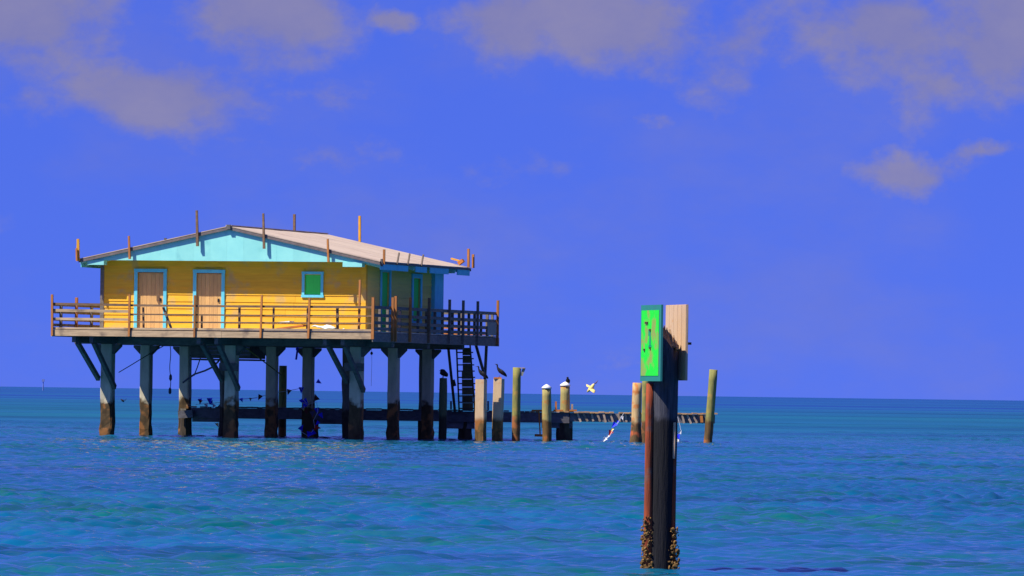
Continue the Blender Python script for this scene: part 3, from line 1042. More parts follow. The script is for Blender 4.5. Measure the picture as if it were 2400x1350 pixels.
# timber stakes bolted to the rakes
for px, y0, y1, mt, w in ((183, 560, 612, 'yellow_post', .11), (302, 553, 607, 'orange_post', .075), (461, 493, 577, 'rail_timber', .09), (617, 500, 583, 'rail_timber', .08),
                          (768, 560, 614, 'orange_post', .075)):
    v = VG - .15
    a, b = fv(px + (2 if px > 200 else 0), y1, v), fv(px, y0, v)
    hpart(MB().beam(a, b, w, .08, (0, 1, 0), .8), 'stake', mt, roof)
a = fv(181, 606, VG - .14)
hpart(MB().beam(fv(180, 611, VG - .25), fv(179, 582, VG - .25), .06, .06, (0, 1, 0)), 'stake', 'orange_post', roof)
p = su(891, 614, ER)
hpart(MB().beam((ER + .035, VG + .25, Z_EAVE - .12), (ER + .035, VG + .25, Z_EAVE + .42), .075, .06, (0, 1, 0)), 'stake', 'orange_post', roof)
hpart(MB().beam((ER + .035, VG + .02, Z_EAVE - .18), (ER + .02, VG + .02, Z_EAVE + .08), .07, .06, (0, 1, 0)), 'stake', 'dark_timber', roof)
for px, y0, y1, mt in ((690, 502, 545, 'rail_timber'), (843, 506, 566, 'yellow_post')):
    v = VGR + .14
    hpart(MB().beam(fv(px, y1 + 12, v), fv(px, y0, v), .085, .08, (0, 1, 0)), 'stake', mt, roof)
for px, y0, y1 in ((1098, 583, 626), (1109, 596, 628)):
    q = fv(px, y1, VGR + (.13 if px > 1100 else -.1))
    q2 = fv(px, y0, VGR + (.13 if px > 1100 else -.1))
    hpart(MB().beam(q, q2, .085, .07, (0, 1, 0)), 'stake', 'orange_post', roof)

# ---- braces at the rear right corner
for (xa, ya), (xb, yb), v in (((1113, 800), (1137, 885), 14.0), ((1141, 792), (1133, 962), 14.6)):
    hpart(MB().beam(fv(xa, ya, v), fv(xb, yb, v), .09, .09, (0, 1, 0)), 'brace', 'dark_timber')

# ------------------------------------------------------------------ things lying on the deck or hanging below it
def hw(p):
    return house.matrix_basis @ Vector(p)


bpy.context.view_layer.update()


def world_mb(mb):
    mb.v = [tuple(hw(p)) for p in mb.v]
    return mb


def fp(px, py, v):
    return hw(fv(px, py, v))


mb = world_mb(MB().beam(fv(652, 757, .9), fv(684, 754, .9), .5, .045))
tag(mb.build('loose_board', 'white_board'), 'pale loose board propped on the porch below the green window', 'board')
mb = world_mb(MB().beam(fv(652, 771, .8), fv(714, 763, .8), .35, .06))
tag(mb.build('loose_board', 'rust_board'), 'rust red board lying on the porch behind the front railing', 'board')
# crumpled white sheet
gx, gy = 9, 5
vs, fs = [], []
ua, ub = fv(736, 760, 1.0).x, fv(802, 760, 1.0).x
for j in range(gy):
    for i in range(gx):
        f = i / (gx - 1)
        vs.append((ua + (ub - ua) * f + random.uniform(-.03, .03), .7 + .6 * j / (gy - 1), Z_DECK + .05 + (.16 * (1 - f) + .05 * math.sin(f * 9 + j)) * (.4 + .6 * j / (gy - 1)) + random.uniform(0, .04)))
for j in range(gy - 1):
    for i in range(gx - 1):
        k = j * gx + i
        fs.append((k, k + 1, k + gx + 1, k + gx))
top = len(vs)
vs += [(x, y, z - .02) for x, y, z in vs]
fs2 = fs + [tuple(i + top for i in reversed(f)) for f in fs]
tag(world_mb(MB().add(vs, fs2)).build('crumpled_sheet', 'white_board', smooth=True), 'crumpled white sheet lying on the porch near the front corner', 'sheet')


def cable(name, mat, pts, r, label, cat):
    tag(MB().tube(pts, r, 6).build(name, mat, smooth=True), label, cat)


cable('sagging_cable', 'rope', [fp(278, 873, 5), fp(305, 857, 5.2), fp(336, 838, 5.6), fp(402, 800, 6.2)], .018,
      'thin cable slanting up under the floor beside the leftmost stilt', 'cable')
t_ = [fp(399 + 1.2 * math.sin(k), 812 + k * 10.4, 4.0) for k in range(11)]
hr = empty('hanging_rope', t_[-1])
tag(hr, 'knotted dark rope hanging from the floor right of the second stilt', 'rope')
MB().tube([Vector(p) - t_[-1] for p in t_], .016, 6).build('line', 'rope', hr)
for k in (7, 10):
    p = t_[k] - t_[-1]
    MB().tube([p + Vector((0, 0, .12)), p + Vector((0, 0, .06)), p + Vector((0, 0, -.06)), p + Vector((0, 0, -.12))], [.02, .05, .055, .02], 8).build('knot', 'hose', hr, True)
cable('slack_hose', 'hose', [fp(428, 897, 10.7), fp(440, 888, 10.7), fp(456, 877, 10.7), fp(480, 869, 10.4), fp(497, 861, 10), fp(511, 848, 9.6), fp(520, 835, 9.2)], .035,
      'dark slack hose looped round the third stilt from the left', 'hose')
cable('slack_line', 'hose', [fp(455, 880, 10.9), fp(462, 862, 10.6), fp(470, 838, 10.2)], .022,
      'short dark line tied from the slack hose up to the locker', 'line')
cable('taut_cable', 'mossy_pile', [fp(572, 812, 4.0), fp(628, 855, 5.4), fp(661, 880, 6.4)], .022,
      'straight pale cable slanting down across the tall middle stilt', 'cable')
mbx = MB().beam(fp(699, 806, 9.0), fp(694, 843, 9.0), .07, .05, (0, 1, 0))
tag(mbx.build('dangling_stick', 'flag_blue'), 'blue stick dangling from the floor between the middle stilts', 'stick')
cable('fishing_line', 'rope', [fp(871, 812, 8), fp(871.5, 850, 8), fp(870, 905, 8)], .006, 'fine line hanging beside the front right stilt', 'line')
tag(MB().tube([fp(871, 828, 8) + Vector((0, 0, .06)), fp(871, 828, 8), fp(871, 828, 8) - Vector((0, 0, .06))], [.02, .055, .02], 8).build('float', 'hose', smooth=True),
    'small dark float on the line beside the front right stilt', 'float')
ob = empty('orange_debris', hw((ER - .6, VGR - .5, roof_z(ER - .6) + .02)))
tag(ob, 'orange splintered plank lying on the far roof corner', 'plank')
c0 = ob.location.copy()
MB().beam(fp(1058, 606, VGR - .4) - c0, fp(1086, 614, VGR - .4) - c0, .16, .06).build('plank', 'yellow_post', ob)
MB().beam(fp(1075, 618, VGR - .4) - c0, fp(1086, 610, VGR - .4) - c0, .2, .12).build('block', 'orange_timber', ob)

# ------------------------------------------------------------------ dock behind the house
DY0, DY1, DZ = 249.6, 251.4, 1.09
dock = empty('dock', (0, DY0, 0))
tag(dock, 'low dark timber dock running behind the stilts out to the right', 'dock')


def dl(px, z, y=0.0):
    p = xz(px, DY0 + y, z)
    return p.x


def dpart(mb, name, mat, parent=None):
    return mb.build(name, mat, parent or dock)


edges = [448, 640, 840, 1040, 1200, 1335]
for a, b in zip(edges[:-1], edges[1:]):
    dpart(MB().box(dl(a, 1), dl(b, 1) - .01, 0.0, .10, .66, DZ - .055), 'stringer', 'dock_timber')
    dpart(MB().box(dl(a, 1), dl(b, 1) - .01, 1.6, 1.70, .66, DZ - .055), 'stringer', 'dock_timber')
for a, b in ((1335, 1490), (1490, 1676)):
    dpart(MB().box(dl(a, 1) + .01, dl(b, 1), 0.06, .14, .72, DZ - .055), 'stringer', 'dock_timber')
    dpart(MB().box(dl(a, 1) + .01, dl(b, 1), 1.6, 1.70, .72, DZ - .055), 'stringer', 'dock_timber')
x = dl(444, 1)
xe = dl(1678, 1)
k = 0
while x < xe:
    w = random.uniform(.15, .19)
    warped_ = random.uniform(-.012, .02)
    dark = x < dl(1240, 1)
    if random.random() > .04:
        dpart(MB().box(x, x + w, -.05 + random.uniform(-.05, .03), 1.8, DZ - .05 + warped_, DZ + warped_), 'deck_plank', 'dock_timber' if dark else 'dock_plank')
    x += w + .02
    k += 1
# short upright cleats nailed to the outer stringer
x = dl(1342, 1)
while x < dl(1668, 1):
    if random.random() > .12:
        tilt = random.uniform(.02, .12)
        dpart(MB().beam((x - tilt, .02, DZ - .06), (x + tilt, .02, .70 + random.uniform(0, .05)), .075, .05, (0, 1, 0)), 'cleat', 'pale_cleat')
    x += random.uniform(.21, .27)
# bents: cap beam on piles
for px, wpx, z0 in ((490, 80, .52), (780, 72, .50), (1072, 80, .40), (1306, 72, .47)):
    cap = dpart(MB().box(dl(px - wpx / 2, .6), dl(px + wpx / 2, .6), .12, .55, z0, .88), 'cap_beam', 'dock_timber')
    dpart(MB().box(dl(px - wpx / 2, .6), dl(px + wpx / 2, .6), 1.1, 1.5, z0, .88), 'cap_beam', 'dock_timber')
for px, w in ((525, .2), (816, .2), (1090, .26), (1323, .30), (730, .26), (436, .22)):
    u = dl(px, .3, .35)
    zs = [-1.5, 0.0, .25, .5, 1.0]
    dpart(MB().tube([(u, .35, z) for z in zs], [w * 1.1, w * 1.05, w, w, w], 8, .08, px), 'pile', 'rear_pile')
# stump and block details of the left end
dpart(MB().beam((dl(418, .8), -.1, .78), (dl(452, .8), -.1, .82), .3, .28), 'fender_block', 'dock_timber')
# orange uprights and a broken ladder at the right
for px, y0, y1, mt in ((1272, 940, 964, 'orange_timber'), (1303, 941, 964, 'orange_timber'), (1341, 947, 964, 'pale_cleat'), (1057, 940, 960, 'dock_timber'), (1144, 940, 962, 'dock_timber'),
                       (990, 948, 962, 'dock_timber')):
    a, b = at(px, y1, DY0 + .1), at(px, y0, DY0 + .1)
    dpart(MB().beam(a - Vector((0, DY0, 0)), b - Vector((0, DY0, 0)), .07, .07, (0, 1, 0)), 'stub_post', mt)
for px0, px1, y in ((1246, 1290, 962), (1297, 1320, 962), (1334, 1352, 962)):
    a, b = at(px0, y, DY0 - .02), at(px1, y, DY0 - .02)
    dpart(MB().beam(a - Vector((0, DY0, 0)), b - Vector((0, DY0, 0)), .1, .06), 'edge_strip', 'orange_timber')
a, b = at(1253, 1020, DY0), at(1276, 1021, DY0)
dpart(MB().beam(a - Vector((0, DY0, 0)), b - Vector((0, DY0, 0)), .08, .09), 'ladder_rung', 'orange_timber')
a, b = at(1266, 1020, DY0), at(1263, 960, DY0)
dpart(MB().beam(a - Vector((0, DY0, 0)), b - Vector((0, DY0, 0)), .05, .05, (0, 1, 0)), 'ladder_rail', 'orange_timber')
for px in (1645, 1662):
    a, b = at(px, 990, DY0 - .05), at(px - 2, 968, DY0 - .05)
    dpart(MB().beam(a - Vector((0, DY0, 0)), b - Vector((0, DY0, 0)), .1, .06, (0, 1, 0)), 'cleat', 'orange_timber' if px < 1650 else 'pale_cleat')

# ------------------------------------------------------------------ stairs from deck to dock
sb = xz(1090, 248.9, DZ)
stairs = empty('staircase', sb)
tag(stairs, 'steep dark open stairs from the house deck down to the dock', 'stairs')


def stp(px, py, Y):
    return at(px, py, Y) - sb


def spart(mb, name, mat='stair_timber'):
    return mb.build(name, mat, stairs)


spart(MB().beam(stp(1076, 962, 249.4), stp(1070, 812, 247.2), .06, .20, (0, 1, 0)), 'stringer')
spart(MB().beam(stp(1113, 962, 249.4), stp(1102, 812, 247.2), .06, .20, (0, 1, 0)), 'stringer')
spart(MB().beam(stp(1066, 962, 249.2), stp(1051, 818, 247.0), .10, .10, (0, 1, 0)), 'handrail')
spart(MB().beam(stp(1066, 905, 249.1), stp(1062, 890, 249.1), .12, .10, (0, 1, 0)), 'rail_bracket')
for k in range(10):
    y = 826 + k * 14.6
    Yk = 247.4 + k * .2
    fx = (y - 812) / 150
    xl, xr = 1071 + 6 * fx, 1103 + 12 * fx
    spart(MB().beam(stp(xl, y, Yk), stp(xr + 5, y, Yk), .26, .045), 'tread')
for k in range(8):
    y = 815 + k * 18.5
    wd = .16 if k < 3 else .20
    a, b = stp(1094 + k * .3, y + 17.6, 249.9), stp(1094 + k * .3, y, 249.9)
    spart(MB().beam(a, b, wd * 2, .06, (0, 1, 0)), 'backing_board', 'stair_board')


# ------------------------------------------------------------------ free-standing pilings
def piling(name, px, base_py, top_py, wpx, mat, label, Y=None, lean=0.0, square=False, cap=False, bulge=0.0, group='mooring pilings beside the dock', top_slant=0.0, seed=0):
    Y = Y or on_water(px, base_py).y
    s = F / Y
    p0 = xz(px, Y, 0.0)
    zt = at(px, top_py, Y).z
    r = wpx / 2 / s
    root = empty(name, (p0.x, Y, 0))
    rnd = random.Random(px)
    zs = [-1.3, 0.02, .18, .4, .75, zt * .6, zt * .85, zt]
    pts = [(lean * max(z, 0) / zt, 0, z) for z in zs]
    mb = MB()
    if square:
        for i in range(len(zs) - 1):
            pass
        ch = r * .12
        base = [(-r, -r + ch), (-r + ch, -r), (r - ch, -r), (r, -r + ch), (r, r - ch), (r - ch, r), (-r + ch, r), (-r, r - ch)]
        ca, sa = math.cos(-TH), math.sin(-TH)
        vs, fs = [], []
        for i, z in enumerate(zs):
            k = .04 if z < .8 else .015
            sc_ = 1 + (bulge if z < .3 else 0)
            for x, y in base:
                x2, y2 = x * .86 * sc_ * (1 + rnd.uniform(-k, k)), y * .86 * sc_ * (1 + rnd.uniform(-k, k))
                vs.append((x2 * ca - y2 * sa + pts[i][0], x2 * sa + y2 * ca, z))
        fs = [(i * 8 + k, i * 8 + (k + 1) % 8, (i + 1) * 8 + (k + 1) % 8, (i + 1) * 8 + k) for i in range(len(zs) - 1) for k in range(8)]
        fs += [tuple(range(7, -1, -1)), tuple((len(zs) - 1) * 8 + k for k in range(8))]
        mb.add(vs, fs)
    else:
        rad = [r * 1.05 * (1 + bulge), r * (1 + bulge), r * (1 + bulge * .9), r * (1 + bulge * .3), r, r * .98, r * .97, r * .95]
        mb.tube(pts, rad, 12, .05, px)
        if top_slant:
            n_ = len(mb.v)
            for i in range(n_ - 12, n_):
                x, y, z = mb.v[i]
                mb.v[i] = (x, y, z + (x - pts[-1][0]) * top_slant)
    mb.build('shaft', mat, root, smooth=not square)
    if cap:
        rc = r * 1.08
        MB().tube([(pts[-1][0], 0, zt - .02), (pts[-1][0], 0, zt + .035), (pts[-1][0], 0, zt + .10), (pts[-1][0], 0, zt + .15)], [rc, rc, rc * .55, rc * .08], 14).build('cap', 'white_cap', root, True)
    tag(root, label, 'piling', group)
    return root, Vector((p0.x + lean, Y, zt))


TOP = {}
_, TOP['thin'] = piling('timber_piling', 661, 1025, 857, 19, 'mossy_pile', 'thin yellow green timber piling just right of the tall middle stilt', Y=252.6)
_, TOP['green'] = piling('timber_piling', 1037, 1036, 886, 19, 'green_pile', 'dark green piling with a hunched bird, left of the stairs', Y=244.0)
_, TOP['pale_a'] = piling('concrete_piling', 1126, 1041, 889, 26, 'pale_pile', 'pale square concrete piling just right of the stairs, with a bird', Y=240.0, square=True)
_, TOP['pale_b'] = piling('concrete_piling', 1165, 1041, 888, 25, 'pale_pile', 'pale square concrete piling with chipped orange top and a long necked bird', Y=240.6, square=True, lean=.04)
_, TOP['moss'] = piling('timber_piling', 1209, 1032, 861, 19, 'mossy_pile', 'tall mossy round piling with a loose plate at its top', Y=243.0)
_, TOP['cap_a'] = piling('timber_piling', 1282, 1039, 910, 22, 'capped_pile', 'brown piling with a white cone cap and no bird', Y=244.2, cap=True, lean=-.04)
_, TOP['cap_b'] = piling('timber_piling', 1323, 1036, 904, 23, 'capped_pile', 'piling with a white cone cap and a small dark bird on it', Y=250.1, cap=True)
_, TOP['tan'] = piling('timber_piling', 1490, 1046, 897, 23, 'tan_pile', 'orange tan piling with swollen dark foot, left of the green sign post', Y=240.5, bulge=.25, lean=.03)
_, TOP['hid'] = piling('timber_piling', 1511, 1043, 880, 17, 'mossy_pile', 'greenish piling half hidden behind the green sign post', Y=242.0)
_, TOP['right'] = piling('timber_piling', 1659, 1044, 866, 20, 'mossy_pile', 'leaning mossy piling at the far right end of the dock', Y=246.5, lean=.17)
# chipped orange rim on the second pale piling; loose plate on the mossy one
t_ = TOP['pale_b']
pr = bpy.data.objects['concrete_piling.001']
MB().box(-.15, .13, -.17, .15, t_.z + .001, t_.z + .06).build('chipped_top', 'orange_timber', pr)
pr = [o for o in bpy.data.objects if o.get('label', '').startswith('tall mossy')][0]
Zt = TOP['moss'].z
MB().beam((.10, -.05, Zt - .02), (.28, -.05, Zt - .02), .12, .03).build('plate', 'pale_cleat', pr)
MB().beam((.27, -.05, Zt - .01), (.16, -.05, Zt - .30), .10, .03, (0, 1, 0)).build('plate', 'panel_grey', pr)


# ------------------------------------------------------------------ bunting
def bunting(label, flags, line, Y):
    root = empty('bunting', at(*line[0], Y))
    base = root.location.copy()
    pts = [at(a, b, Y) - base for a, b in line]
    MB().tube(pts, .010, 5).build('string', 'flag_white', root)
    rnd = random.Random(len(flags))
    for (px, py, size, mat, ang) in flags:
        c = at(px, py, Y + rnd.uniform(-.08, .08)) - base
        s = size / (F / Y)
        a = R(ang)
        tri = [Vector((-s / 2, 0)), Vector((s / 2, 0)), Vector((0, -s * 1.15))]
        vs = []
        tw = rnd.uniform(-.35, .35)
        mids = [tri[0], (tri[0] + tri[1]) / 2, tri[1], tri[2]]
        for e in (-.006, .006):
            for i, p in enumerate(mids):
                x = p.x * math.cos(a) - p.y * math.sin(a)
                z = p.x * math.sin(a) + p.y * math.cos(a)
                bulge = (.06 if i == 1 else 0) + tw * p.x
                vs.append((c.x + x, c.y + bulge + e, c.z + s * .5 + z))
        fs = [(0, 1, 3), (1, 2, 3), (7, 5, 4), (7, 6, 5), (0, 4, 5, 1), (1, 5, 6, 2), (2, 6, 7, 3), (3, 7, 4, 0)]
        MB().add(vs, fs).build('pennant', mat, root)
    tag(root, label, 'bunting', 'pennant bunting on the dock')


bunting('tattered red and blue pennants strung low left of the tall middle stilt', [(468, 940, 11, 'flag_blue', 10), (471, 942, 9, 'flag_red', -20), (491, 940, 14, 'flag_blue', 5),
        (494, 953, 10, 'flag_blue', 160), (482, 951, 10, 'flag_white', 30), (503, 953, 9, 'flag_white', -30), (512, 955, 9, 'plumage_grey', 50), (519, 951, 10, 'plumage_grey', 60),
        (565, 938, 9, 'flag_blue', 20)], [(458, 948), (480, 946), (500, 945), (530, 942), (566, 936)], 249.2)
bunting('dark red pennants strung between the tall middle stilts', [(611, 932, 12, 'flag_dark_red', -25), (678, 919, 12, 'flag_dark_red', -15), (587, 936, 7, 'plumage_grey', 0)],
        [(566, 936), (590, 934), (612, 929), (650, 920), (680, 915), (706, 910)], 249.3)
bunting('tangle of red and blue pennants wound round the rear middle stilt', [(706, 914, 13, 'flag_blue', 0), (704, 941, 9, 'flag_blue', 30), (712, 943, 14, 'flag_blue', 40), (716, 953, 12, 'flag_blue', -30),
        (743, 898, 11, 'flag_blue', 60), (743, 945, 14, 'flag_dark_red', -160), (742, 962, 13, 'flag_blue', 10), (750, 975, 12, 'flag_blue', 30), (737, 1008, 14, 'flag_red', 80),
        (703, 1014, 13, 'flag_blue', 150), (720, 1025, 15, 'flag_blue', 100), (736, 1024, 12, 'flag_blue', 200), (709, 958, 10, 'flag_yellow', 20), (747, 993, 10, 'flag_blue', -40),
        (716, 965, 11, 'flag_dark_red', 20), (731, 970, 12, 'plumage_grey', 10)],
        [(706, 908), (712, 938), (722, 948), (742, 942), (745, 965), (735, 985), (738, 1004), (722, 1022), (704, 1010)], 245.6)
bunting('string of blue, red and white pennants trailing from dock into water', [(1443, 998, 13, 'flag_blue', -40), (1449, 990, 8, 'flag_blue', -20), (1433, 1016, 13, 'flag_red', -25), (1420, 1031, 12, 'flag_white', -35),
        (1426, 1024, 8, 'flag_white', -35), (1436, 1008, 7, 'flag_yellow', -30), (1457, 980, 8, 'flag_white', 20)],
        [(1462, 968), (1450, 988), (1440, 1003), (1430, 1020), (1415, 1034), (1406, 1040)], 246.0)
bunting('blue and white pennants dangling just right of the sign post', [(1588, 1024, 11, 'flag_blue', 20), (1592, 1020, 9, 'flag_white', 150), (1589, 1036, 12, 'flag_white', 10)],
        [(1588, 975), (1594, 998), (1596, 1010), (1590, 1020), (1587, 1042)], 247.0)
bunting('scrap of blue and yellow pennants caught under the dock by the tall middle stilt', [(508, 996, 9, 'flag_yellow', 20), (514, 1004, 10, 'flag_yellow', 60), (524, 1010, 13, 'flag_blue', 10), (519, 1010, 8, 'flag_white', 0)],
        [(503, 990), (512, 1000), (524, 1006)], 248.6)


# ------------------------------------------------------------------ birds
def bird(name, base, spine, radii, label, facing=0.0, mat='plumage_black', feet=True, wings=None, bill=None):
    """one continuous body swept along a spine (x along the facing direction, z up)"""
    root = empty(name, base, facing)
    pts = [Vector((x, 0, z)) for x, z in spine]
    MB().tube(pts, [(r, r * 1.0) if not isinstance(r, tuple) else r for r in radii], 10).build('body', mat, root, True)
    if bill:
        (x0, z0), (x1, z1) = bill
        MB().tube([Vector((x0, 0, z0)), Vector((x1, 0, z1))], [.014, .004], 6).build('bill', 'iron', root, True)
    if wings:
        for s in (-1, 1):
            wpts = [Vector((x, s * y, z)) for x, y, z in wings]
            MB().tube(wpts, [(.015, .03), (.022, .055), (.018, .06), (.006, .02)], 8).build('wing', mat, root, True)
    if feet:
        for s in (-1, 1):
            MB().tube([Vector((.01, s * .035, .07)), Vector((.01, s * .035, .012)), Vector((.06, s * .045, .006))], [.012, .010, .008], 6).build('foot', 'iron', root, True)
    tag(root, label, 'bird', 'birds perched on the pilings')
    return root


# cormorants with raised neck; +x of the local frame is the way they face
corm_spine = [(-.24, .02), (-.20, .06), (-.10, .14), (0, .22), (.055, .29), (.085, .34), (.10, .385), (.095, .42), (.115, .45), (.15, .455)]
corm_rad = [.012, .030, .062, .072, .054, .032, .026, .024, .032, .012]
corm_w = [(-.02, .075, .27), (-.08, .085, .20), (-.16, .07, .11), (-.24, .03, .05)]
b = TOP['pale_a']
bird('cormorant', (b.x, b.y, b.z), corm_spine, corm_rad, 'dark long necked bird on the pale piling nearest the stairs', math.pi, wings=corm_w, bill=((.14, .455), (.21, .45)))
b = TOP['pale_b']
bird('cormorant', (b.x + .03, b.y, b.z + .06), corm_spine, corm_rad, 'dark long necked bird on the piling with the chipped orange top', math.pi, wings=corm_w, bill=((.14, .455), (.20, .475)))
b = TOP['green']
bird('hunched_bird', (b.x, b.y, b.z), [(-.16, .05), (-.10, .10), (-.02, .17), (.05, .23), (.075, .27), (.10, .275), (.12, .27)], [.012, .06, .11, .115, .075, .045, .015],
     'hunched dark bird on the dark green piling', R(205), wings=[(.03, .10, .25), (-.03, .12, .19), (-.10, .09, .12), (-.16, .03, .07)], bill=((.11, .275), (.18, .25)))
b = TOP['cap_b']
bird('upright_bird', (b.x + .09, b.y, b.z + .07), [(-.07, .0), (-.05, .06), (-.01, .12), (.01, .17), (.02, .205), (.03, .235), (.05, .24)], [.012, .045, .062, .055, .038, .042, .015],
     'small dark bird on the white cone cap', R(250), wings=[(.0, .05, .17), (-.02, .06, .12), (-.05, .05, .06), (-.07, .02, .02)], bill=((.05, .24), (.10, .235)))

# pale bird in flight above the dock
fl = at(1386, 910, 246.0)
g = empty('flying_bird', fl)
tag(g, 'pale yellow bird flying above the dock, right of the capped pilings', 'bird')


def fpt(px, py, dy=0.0):
    return at(px, py, 246.0 + dy) - fl


MB().tube([fpt(1376, 919), fpt(1380, 915), fpt(1385, 910.5), fpt(1388.5, 906), fpt(1391, 901.5), fpt(1393, 899)], [.02, .055, .085, .07, .05, .01], 10).build('body', 'plumage_pale', g, True)
MB().tube([fpt(1386, 909), fpt(1380, 905.5, .15), fpt(1375, 901, .3)], [(.10, .03), (.10, .022), (.02, .008)], 8).build('wing', 'plumage_pale', g, True)
MB().tube([fpt(1386, 911), fpt(1390, 916, -.15), fpt(1392, 921, -.3)], [(.10, .03), (.10, .022), (.02, .008)], 8).build('wing', 'plumage_pale', g, True)
MB().tube([fpt(1392, 900), fpt(1396.5, 897.5), fpt(1402, 891)], [.012, .03, .006], 6).build('bill', 'plumage_grey', g, True)
# small dark gull low over the water between the first two stilts
fl2 = at(289, 938, 300)
g2 = empty('flying_bird', fl2)
tag(g2, 'tiny dark bird skimming the water between the first two stilts', 'bird')
q_ = [at(283, 935, 300) - fl2, at(287, 939, 300) - fl2, at(291, 942, 300) - fl2]
MB().tube(q_, [.02, .05, .02], 6).build('body', 'plumage_black', g2, True)
MB().tube([at(287, 938, 300) - fl2, at(294, 938, 300) - fl2, at(297, 934, 300) - fl2], [(.06, .02), (.05, .015), (.01, .005)], 6).build('wing', 'plumage_black', g2, True)

# far-off beacon on the horizon
bp_ = xz(101, 3200.0, 0)
be = empty('beacon', bp_)
tag(be, 'faint far off beacon on the horizon at left', 'beacon')
MB().tube([(0, 0, -1), (0, 0, 5.2)], [.35, .2], 6).build('mast', 'beacon_haze', be)
MB().box(-.6, .6, -.6, .6, 4.2, 5.4).build('lantern', 'beacon_haze', be)

# ------------------------------------------------------------------ channel marker in the foreground
MY = on_water(1546, 1336).y
MS = F / MY
m0 = xz(1546, MY, 0.0)
marker = empty('channel_marker', m0)
tag(marker, 'dark broken timber channel marker post with a green sign, in the foreground', 'marker')


def mpt(px, py, dy=0.0):
    return at(px, py, MY + dy) - m0


def lean_x(z, px_top, px_bot, z_top):
    return 0


# main pile: irregular tapered timber, broken off at a slant
zs_px = [1352, 1335, 1300, 1240, 1180, 1100, 1020, 960, 900, 850, 815]
vs, fs = [], []
seg = 18
rnd = random.Random(5)
prof = [1 + rnd.uniform(-.05, .05) for _ in range(seg)]
for i, py in enumerate(zs_px):
    f = (1335 - py) / 520.0
    cx = 1545 + 12.5 * max(f, 0)
    r = (35.5 - 2.0 * f + (2.5 if py > 1290 else 0)) / MS
    c = mpt(cx, py)
    for k in range(seg):
        a = 2 * math.pi * k / seg
        j = prof[k] * (1 + rnd.uniform(-.012, .012))
        vs.append((c.x + math.cos(a) * r * j, c.y + math.sin(a) * r * j, c.z))
# broken crown: high at the left, splintered and low at the right
c = mpt(1557.5, 815)
r = 33.4 / MS
for (frac, zl, zr) in ((1.0, 765, 812), (.55, 757, 800)):
    for k in range(seg):
        a = 2 * math.pi * k / seg
        x = math.cos(a)
        t = (x + 1) / 2
        y_ = math.sin(a)
        py = zl + (zr - zl) * t ** 1.6 + rnd.uniform(-7, 7) + (14 if (y_ < -.3 and x > -.2) else 0) * (1 if frac == 1 else 0)
        z = mpt(1557, py).z
        vs.append((c.x + x * r * prof[k] * frac, c.y + y_ * r * prof[k] * frac, z))
nr = len(zs_px) + 2
fs = [(i * seg + k, i * seg + (k + 1) % seg, (i + 1) * seg + (k + 1) % seg, (i + 1) * seg + k) for i in range(nr - 1) for k in range(seg)]
fs += [tuple(range(seg - 1, -1, -1)), tuple((nr - 1) * seg + k for k in range(seg))]
mp_ = MB().add(vs, fs).build('pile', 'marker_timber', marker, True)
mp_['label'] = 'black weathered timber pile, broken off at a slant'
mp_.data.materials.append(MATS['marker_broken'])
for p in mp_.data.polygons:
    if p.index >= (nr - 2) * seg and p.index < (nr - 1) * seg or p.index == len(mp_.data.polygons) - 1:
        p.material_index = 1
        p.use_smooth = False
# splinters at the break
for px, y0, y1, w in ((1566, 806, 768, .035), (1573, 812, 772, .05), (1582, 815, 786, .03), (1560, 795, 763, .03), (1588, 820, 800, .02)):
    sp2 = MB().beam(mpt(px, y0, -.10), mpt(px - 3, y1, -.06), w, .03, (0, 1, 0), .4)
    sp2.build('splinter', 'marker_broken', marker)
# rust red slabs standing either side of the pile
mb = MB()
mb.tube([mpt(1519, 1352, -.10), mpt(1519, 1250, -.10), mpt(1520, 1100, -.09), mpt(1522, 960, -.08), mpt(1523, 899, -.07)],
        [10 / MS, 10.5 / MS, 10 / MS, 9.5 / MS, 9 / MS], 9, .10, 3)
mb.build('side_pole', 'marker_red', marker, True)['label'] = 'rust red pole strapped to the left of the pile'
mb = MB()
mb.tube([mpt(1577, 1352, -.07), mpt(1577, 1200, -.07), mpt(1579, 1080, -.06), mpt(1580, 990, -.05), mpt(1580, 984, -.05)],
        [6 / MS, 6 / MS, 5.5 / MS, 4.5 / MS, 2 / MS], 8, .10, 4)
mb.build('side_strip', 'marker_red', marker, True)['label'] = 'rust red strip with pale top on the right of the pile'
MB().tube([mpt(1579, 1075, -.09), mpt(1580, 1040, -.09), mpt(1580.5, 990, -.085)], [3 / MS, 4 / MS, 3.5 / MS], 7).build('pale_split', 'plywood', marker)
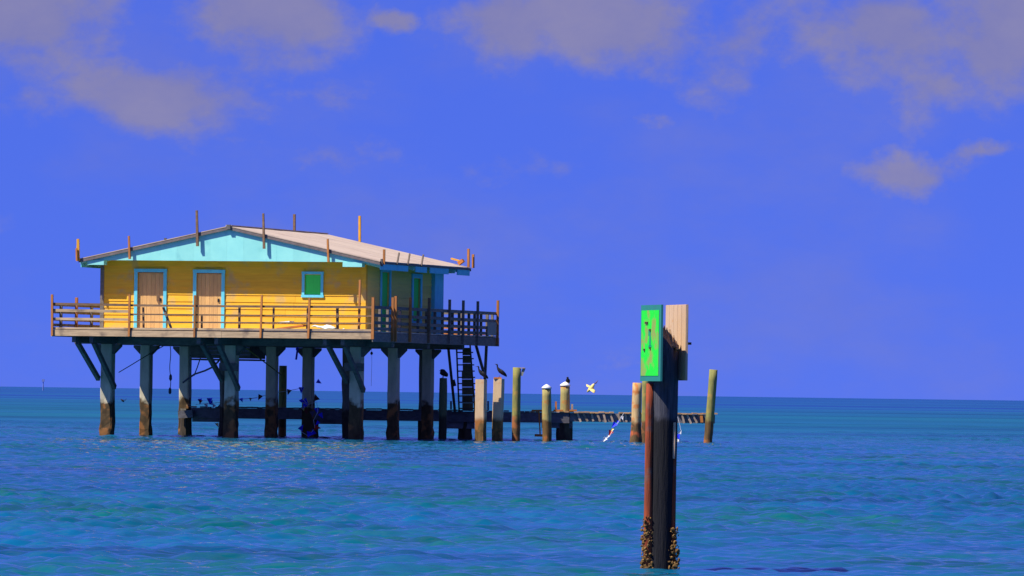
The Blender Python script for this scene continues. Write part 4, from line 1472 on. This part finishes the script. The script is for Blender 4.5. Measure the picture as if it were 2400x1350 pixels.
# barnacle crust at the waterline
mb = MB()
rnd = random.Random(21)
ico = [(0, 0, 1), (.894, 0, .447), (.276, .851, .447), (-.724, .526, .447), (-.724, -.526, .447), (.276, -.851, .447),
       (.724, .526, -.447), (-.276, .851, -.447), (-.894, 0, -.447), (-.276, -.851, -.447), (.724, -.526, -.447), (0, 0, -1)]
icf = [(0, 1, 2), (0, 2, 3), (0, 3, 4), (0, 4, 5), (0, 5, 1), (1, 6, 2), (2, 6, 7), (2, 7, 3), (3, 7, 8), (3, 8, 4), (4, 8, 9), (4, 9, 5), (5, 9, 10), (5, 10, 1), (1, 10, 6),
       (6, 11, 7), (7, 11, 8), (8, 11, 9), (9, 11, 10), (10, 11, 6)]
for i in range(1900):
    t = rnd.random() ** 1.5
    py = 1345 - t * 135
    if rnd.random() < .62:
        px = rnd.choice((1517, 1517, 1578)) + max(-13, min(13, rnd.gauss(0, 4 + 4 * (1 - t))))
        dy = -.10 + rnd.uniform(-.05, .08)
    else:
        px = rnd.uniform(1510, 1584)
        dy = rnd.uniform(.05, .14)
    if px > 1568 and t > .8:
        continue
    c = mpt(px, py, dy)
    s = (.004 + .013 * rnd.random() ** 1.8) * (1.3 if t < .25 else 1)
    e = [rnd.uniform(.45, 1.7) for _ in range(3)]
    mb.add([(c.x + x * s * e[0], c.y + y * s * e[1], c.z + z * s * e[2]) for x, y, z in ico], icf)
tag(mb.build('barnacle_crust', 'barnacle', marker), kind='stuff')

# dayboards: square panels seen almost edge-on, one each side of the pile
BT = Vector((math.sin(R(13.5)), -math.cos(R(13.5)), 0))      # along the board, towards the viewer on its right
BN = Vector((-math.cos(R(13.5)), -math.sin(R(13.5)), 0))     # its visible face
SIDE = 0.80


def board_box(center, half_t, half_z, n0, n1, dt=0.0, dz=0.0):
    vs = []
    for n_ in (n0, n1):
        for a, b in ((-1, -1), (1, -1), (1, 1), (-1, 1)):
            vs.append(center + BT * (dt + a * half_t) + Vector((0, 0, dz + b * half_z)) + BN * n_)
    return MB().add(vs, [(3, 2, 1, 0), (4, 5, 6, 7), (0, 1, 5, 4), (1, 2, 6, 5), (2, 3, 7, 6), (3, 0, 4, 7)])


cz = mpt(1525, 804, -.22)
hz = (893 - 715) / 2 / MS
ht = 43.5 / 2 / MS / math.sin(R(13.5))
sign = board_box(cz, ht, hz, -.020, 0.0).build('dayboard', 'sign_border', marker)
sign['label'] = 'weathered green dayboard with teal border and a faded digit'
board_box(cz, ht * .86, hz * .86, .001, .004, -.05 * ht).build('sign_face', 'sign_green', sign)
# faded digit and bolt heads
pz = lambda py: mpt(1525, py).z - cz.z
board_box(cz, ht * .075, (812 - 772) / 2 / MS, .0045, .006, -.02 * ht, (pz(812) + pz(772)) / 2).build('digit', 'sign_digit', sign)
board_box(cz, ht * .16, 2.2 / MS, .0045, .006, -.02 * ht, pz(812)).build('digit', 'sign_digit', sign)
board_box(cz, ht * .05, 7 / MS, .0045, .006, -.14 * ht, pz(780)).build('digit', 'sign_digit', sign)
for dt, py in ((-.42, 757), (-.28, 757), (.02, 816), (-.55, 820), (0.0, 774)):
    board_box(cz, ht * .05, 2.4 / MS, .0045, .016, dt * ht, pz(py)).build('bolt', 'iron', sign)
cz2 = mpt(1583.5, 803, .20)
back = board_box(cz2, ht * 1.0, hz, -.022, 0.0).build('rear_dayboard', 'plywood', marker)
back['label'] = 'bare plywood back of the second dayboard, behind the pile'
for k in range(5):
    w_ = ht * 2 / 5
    board_box(cz2, w_ / 2 - .004, hz - .004 - .004 * (k % 2), .001, .0035, -ht + w_ * (k + .5)).build('board_strip', 'plywood', back)
for dt, dz in ((.9, -.01), ):
    board_box(cz2, .03, .012, -.06, -.022, dt * ht, dz).build('bolt', 'iron', back)
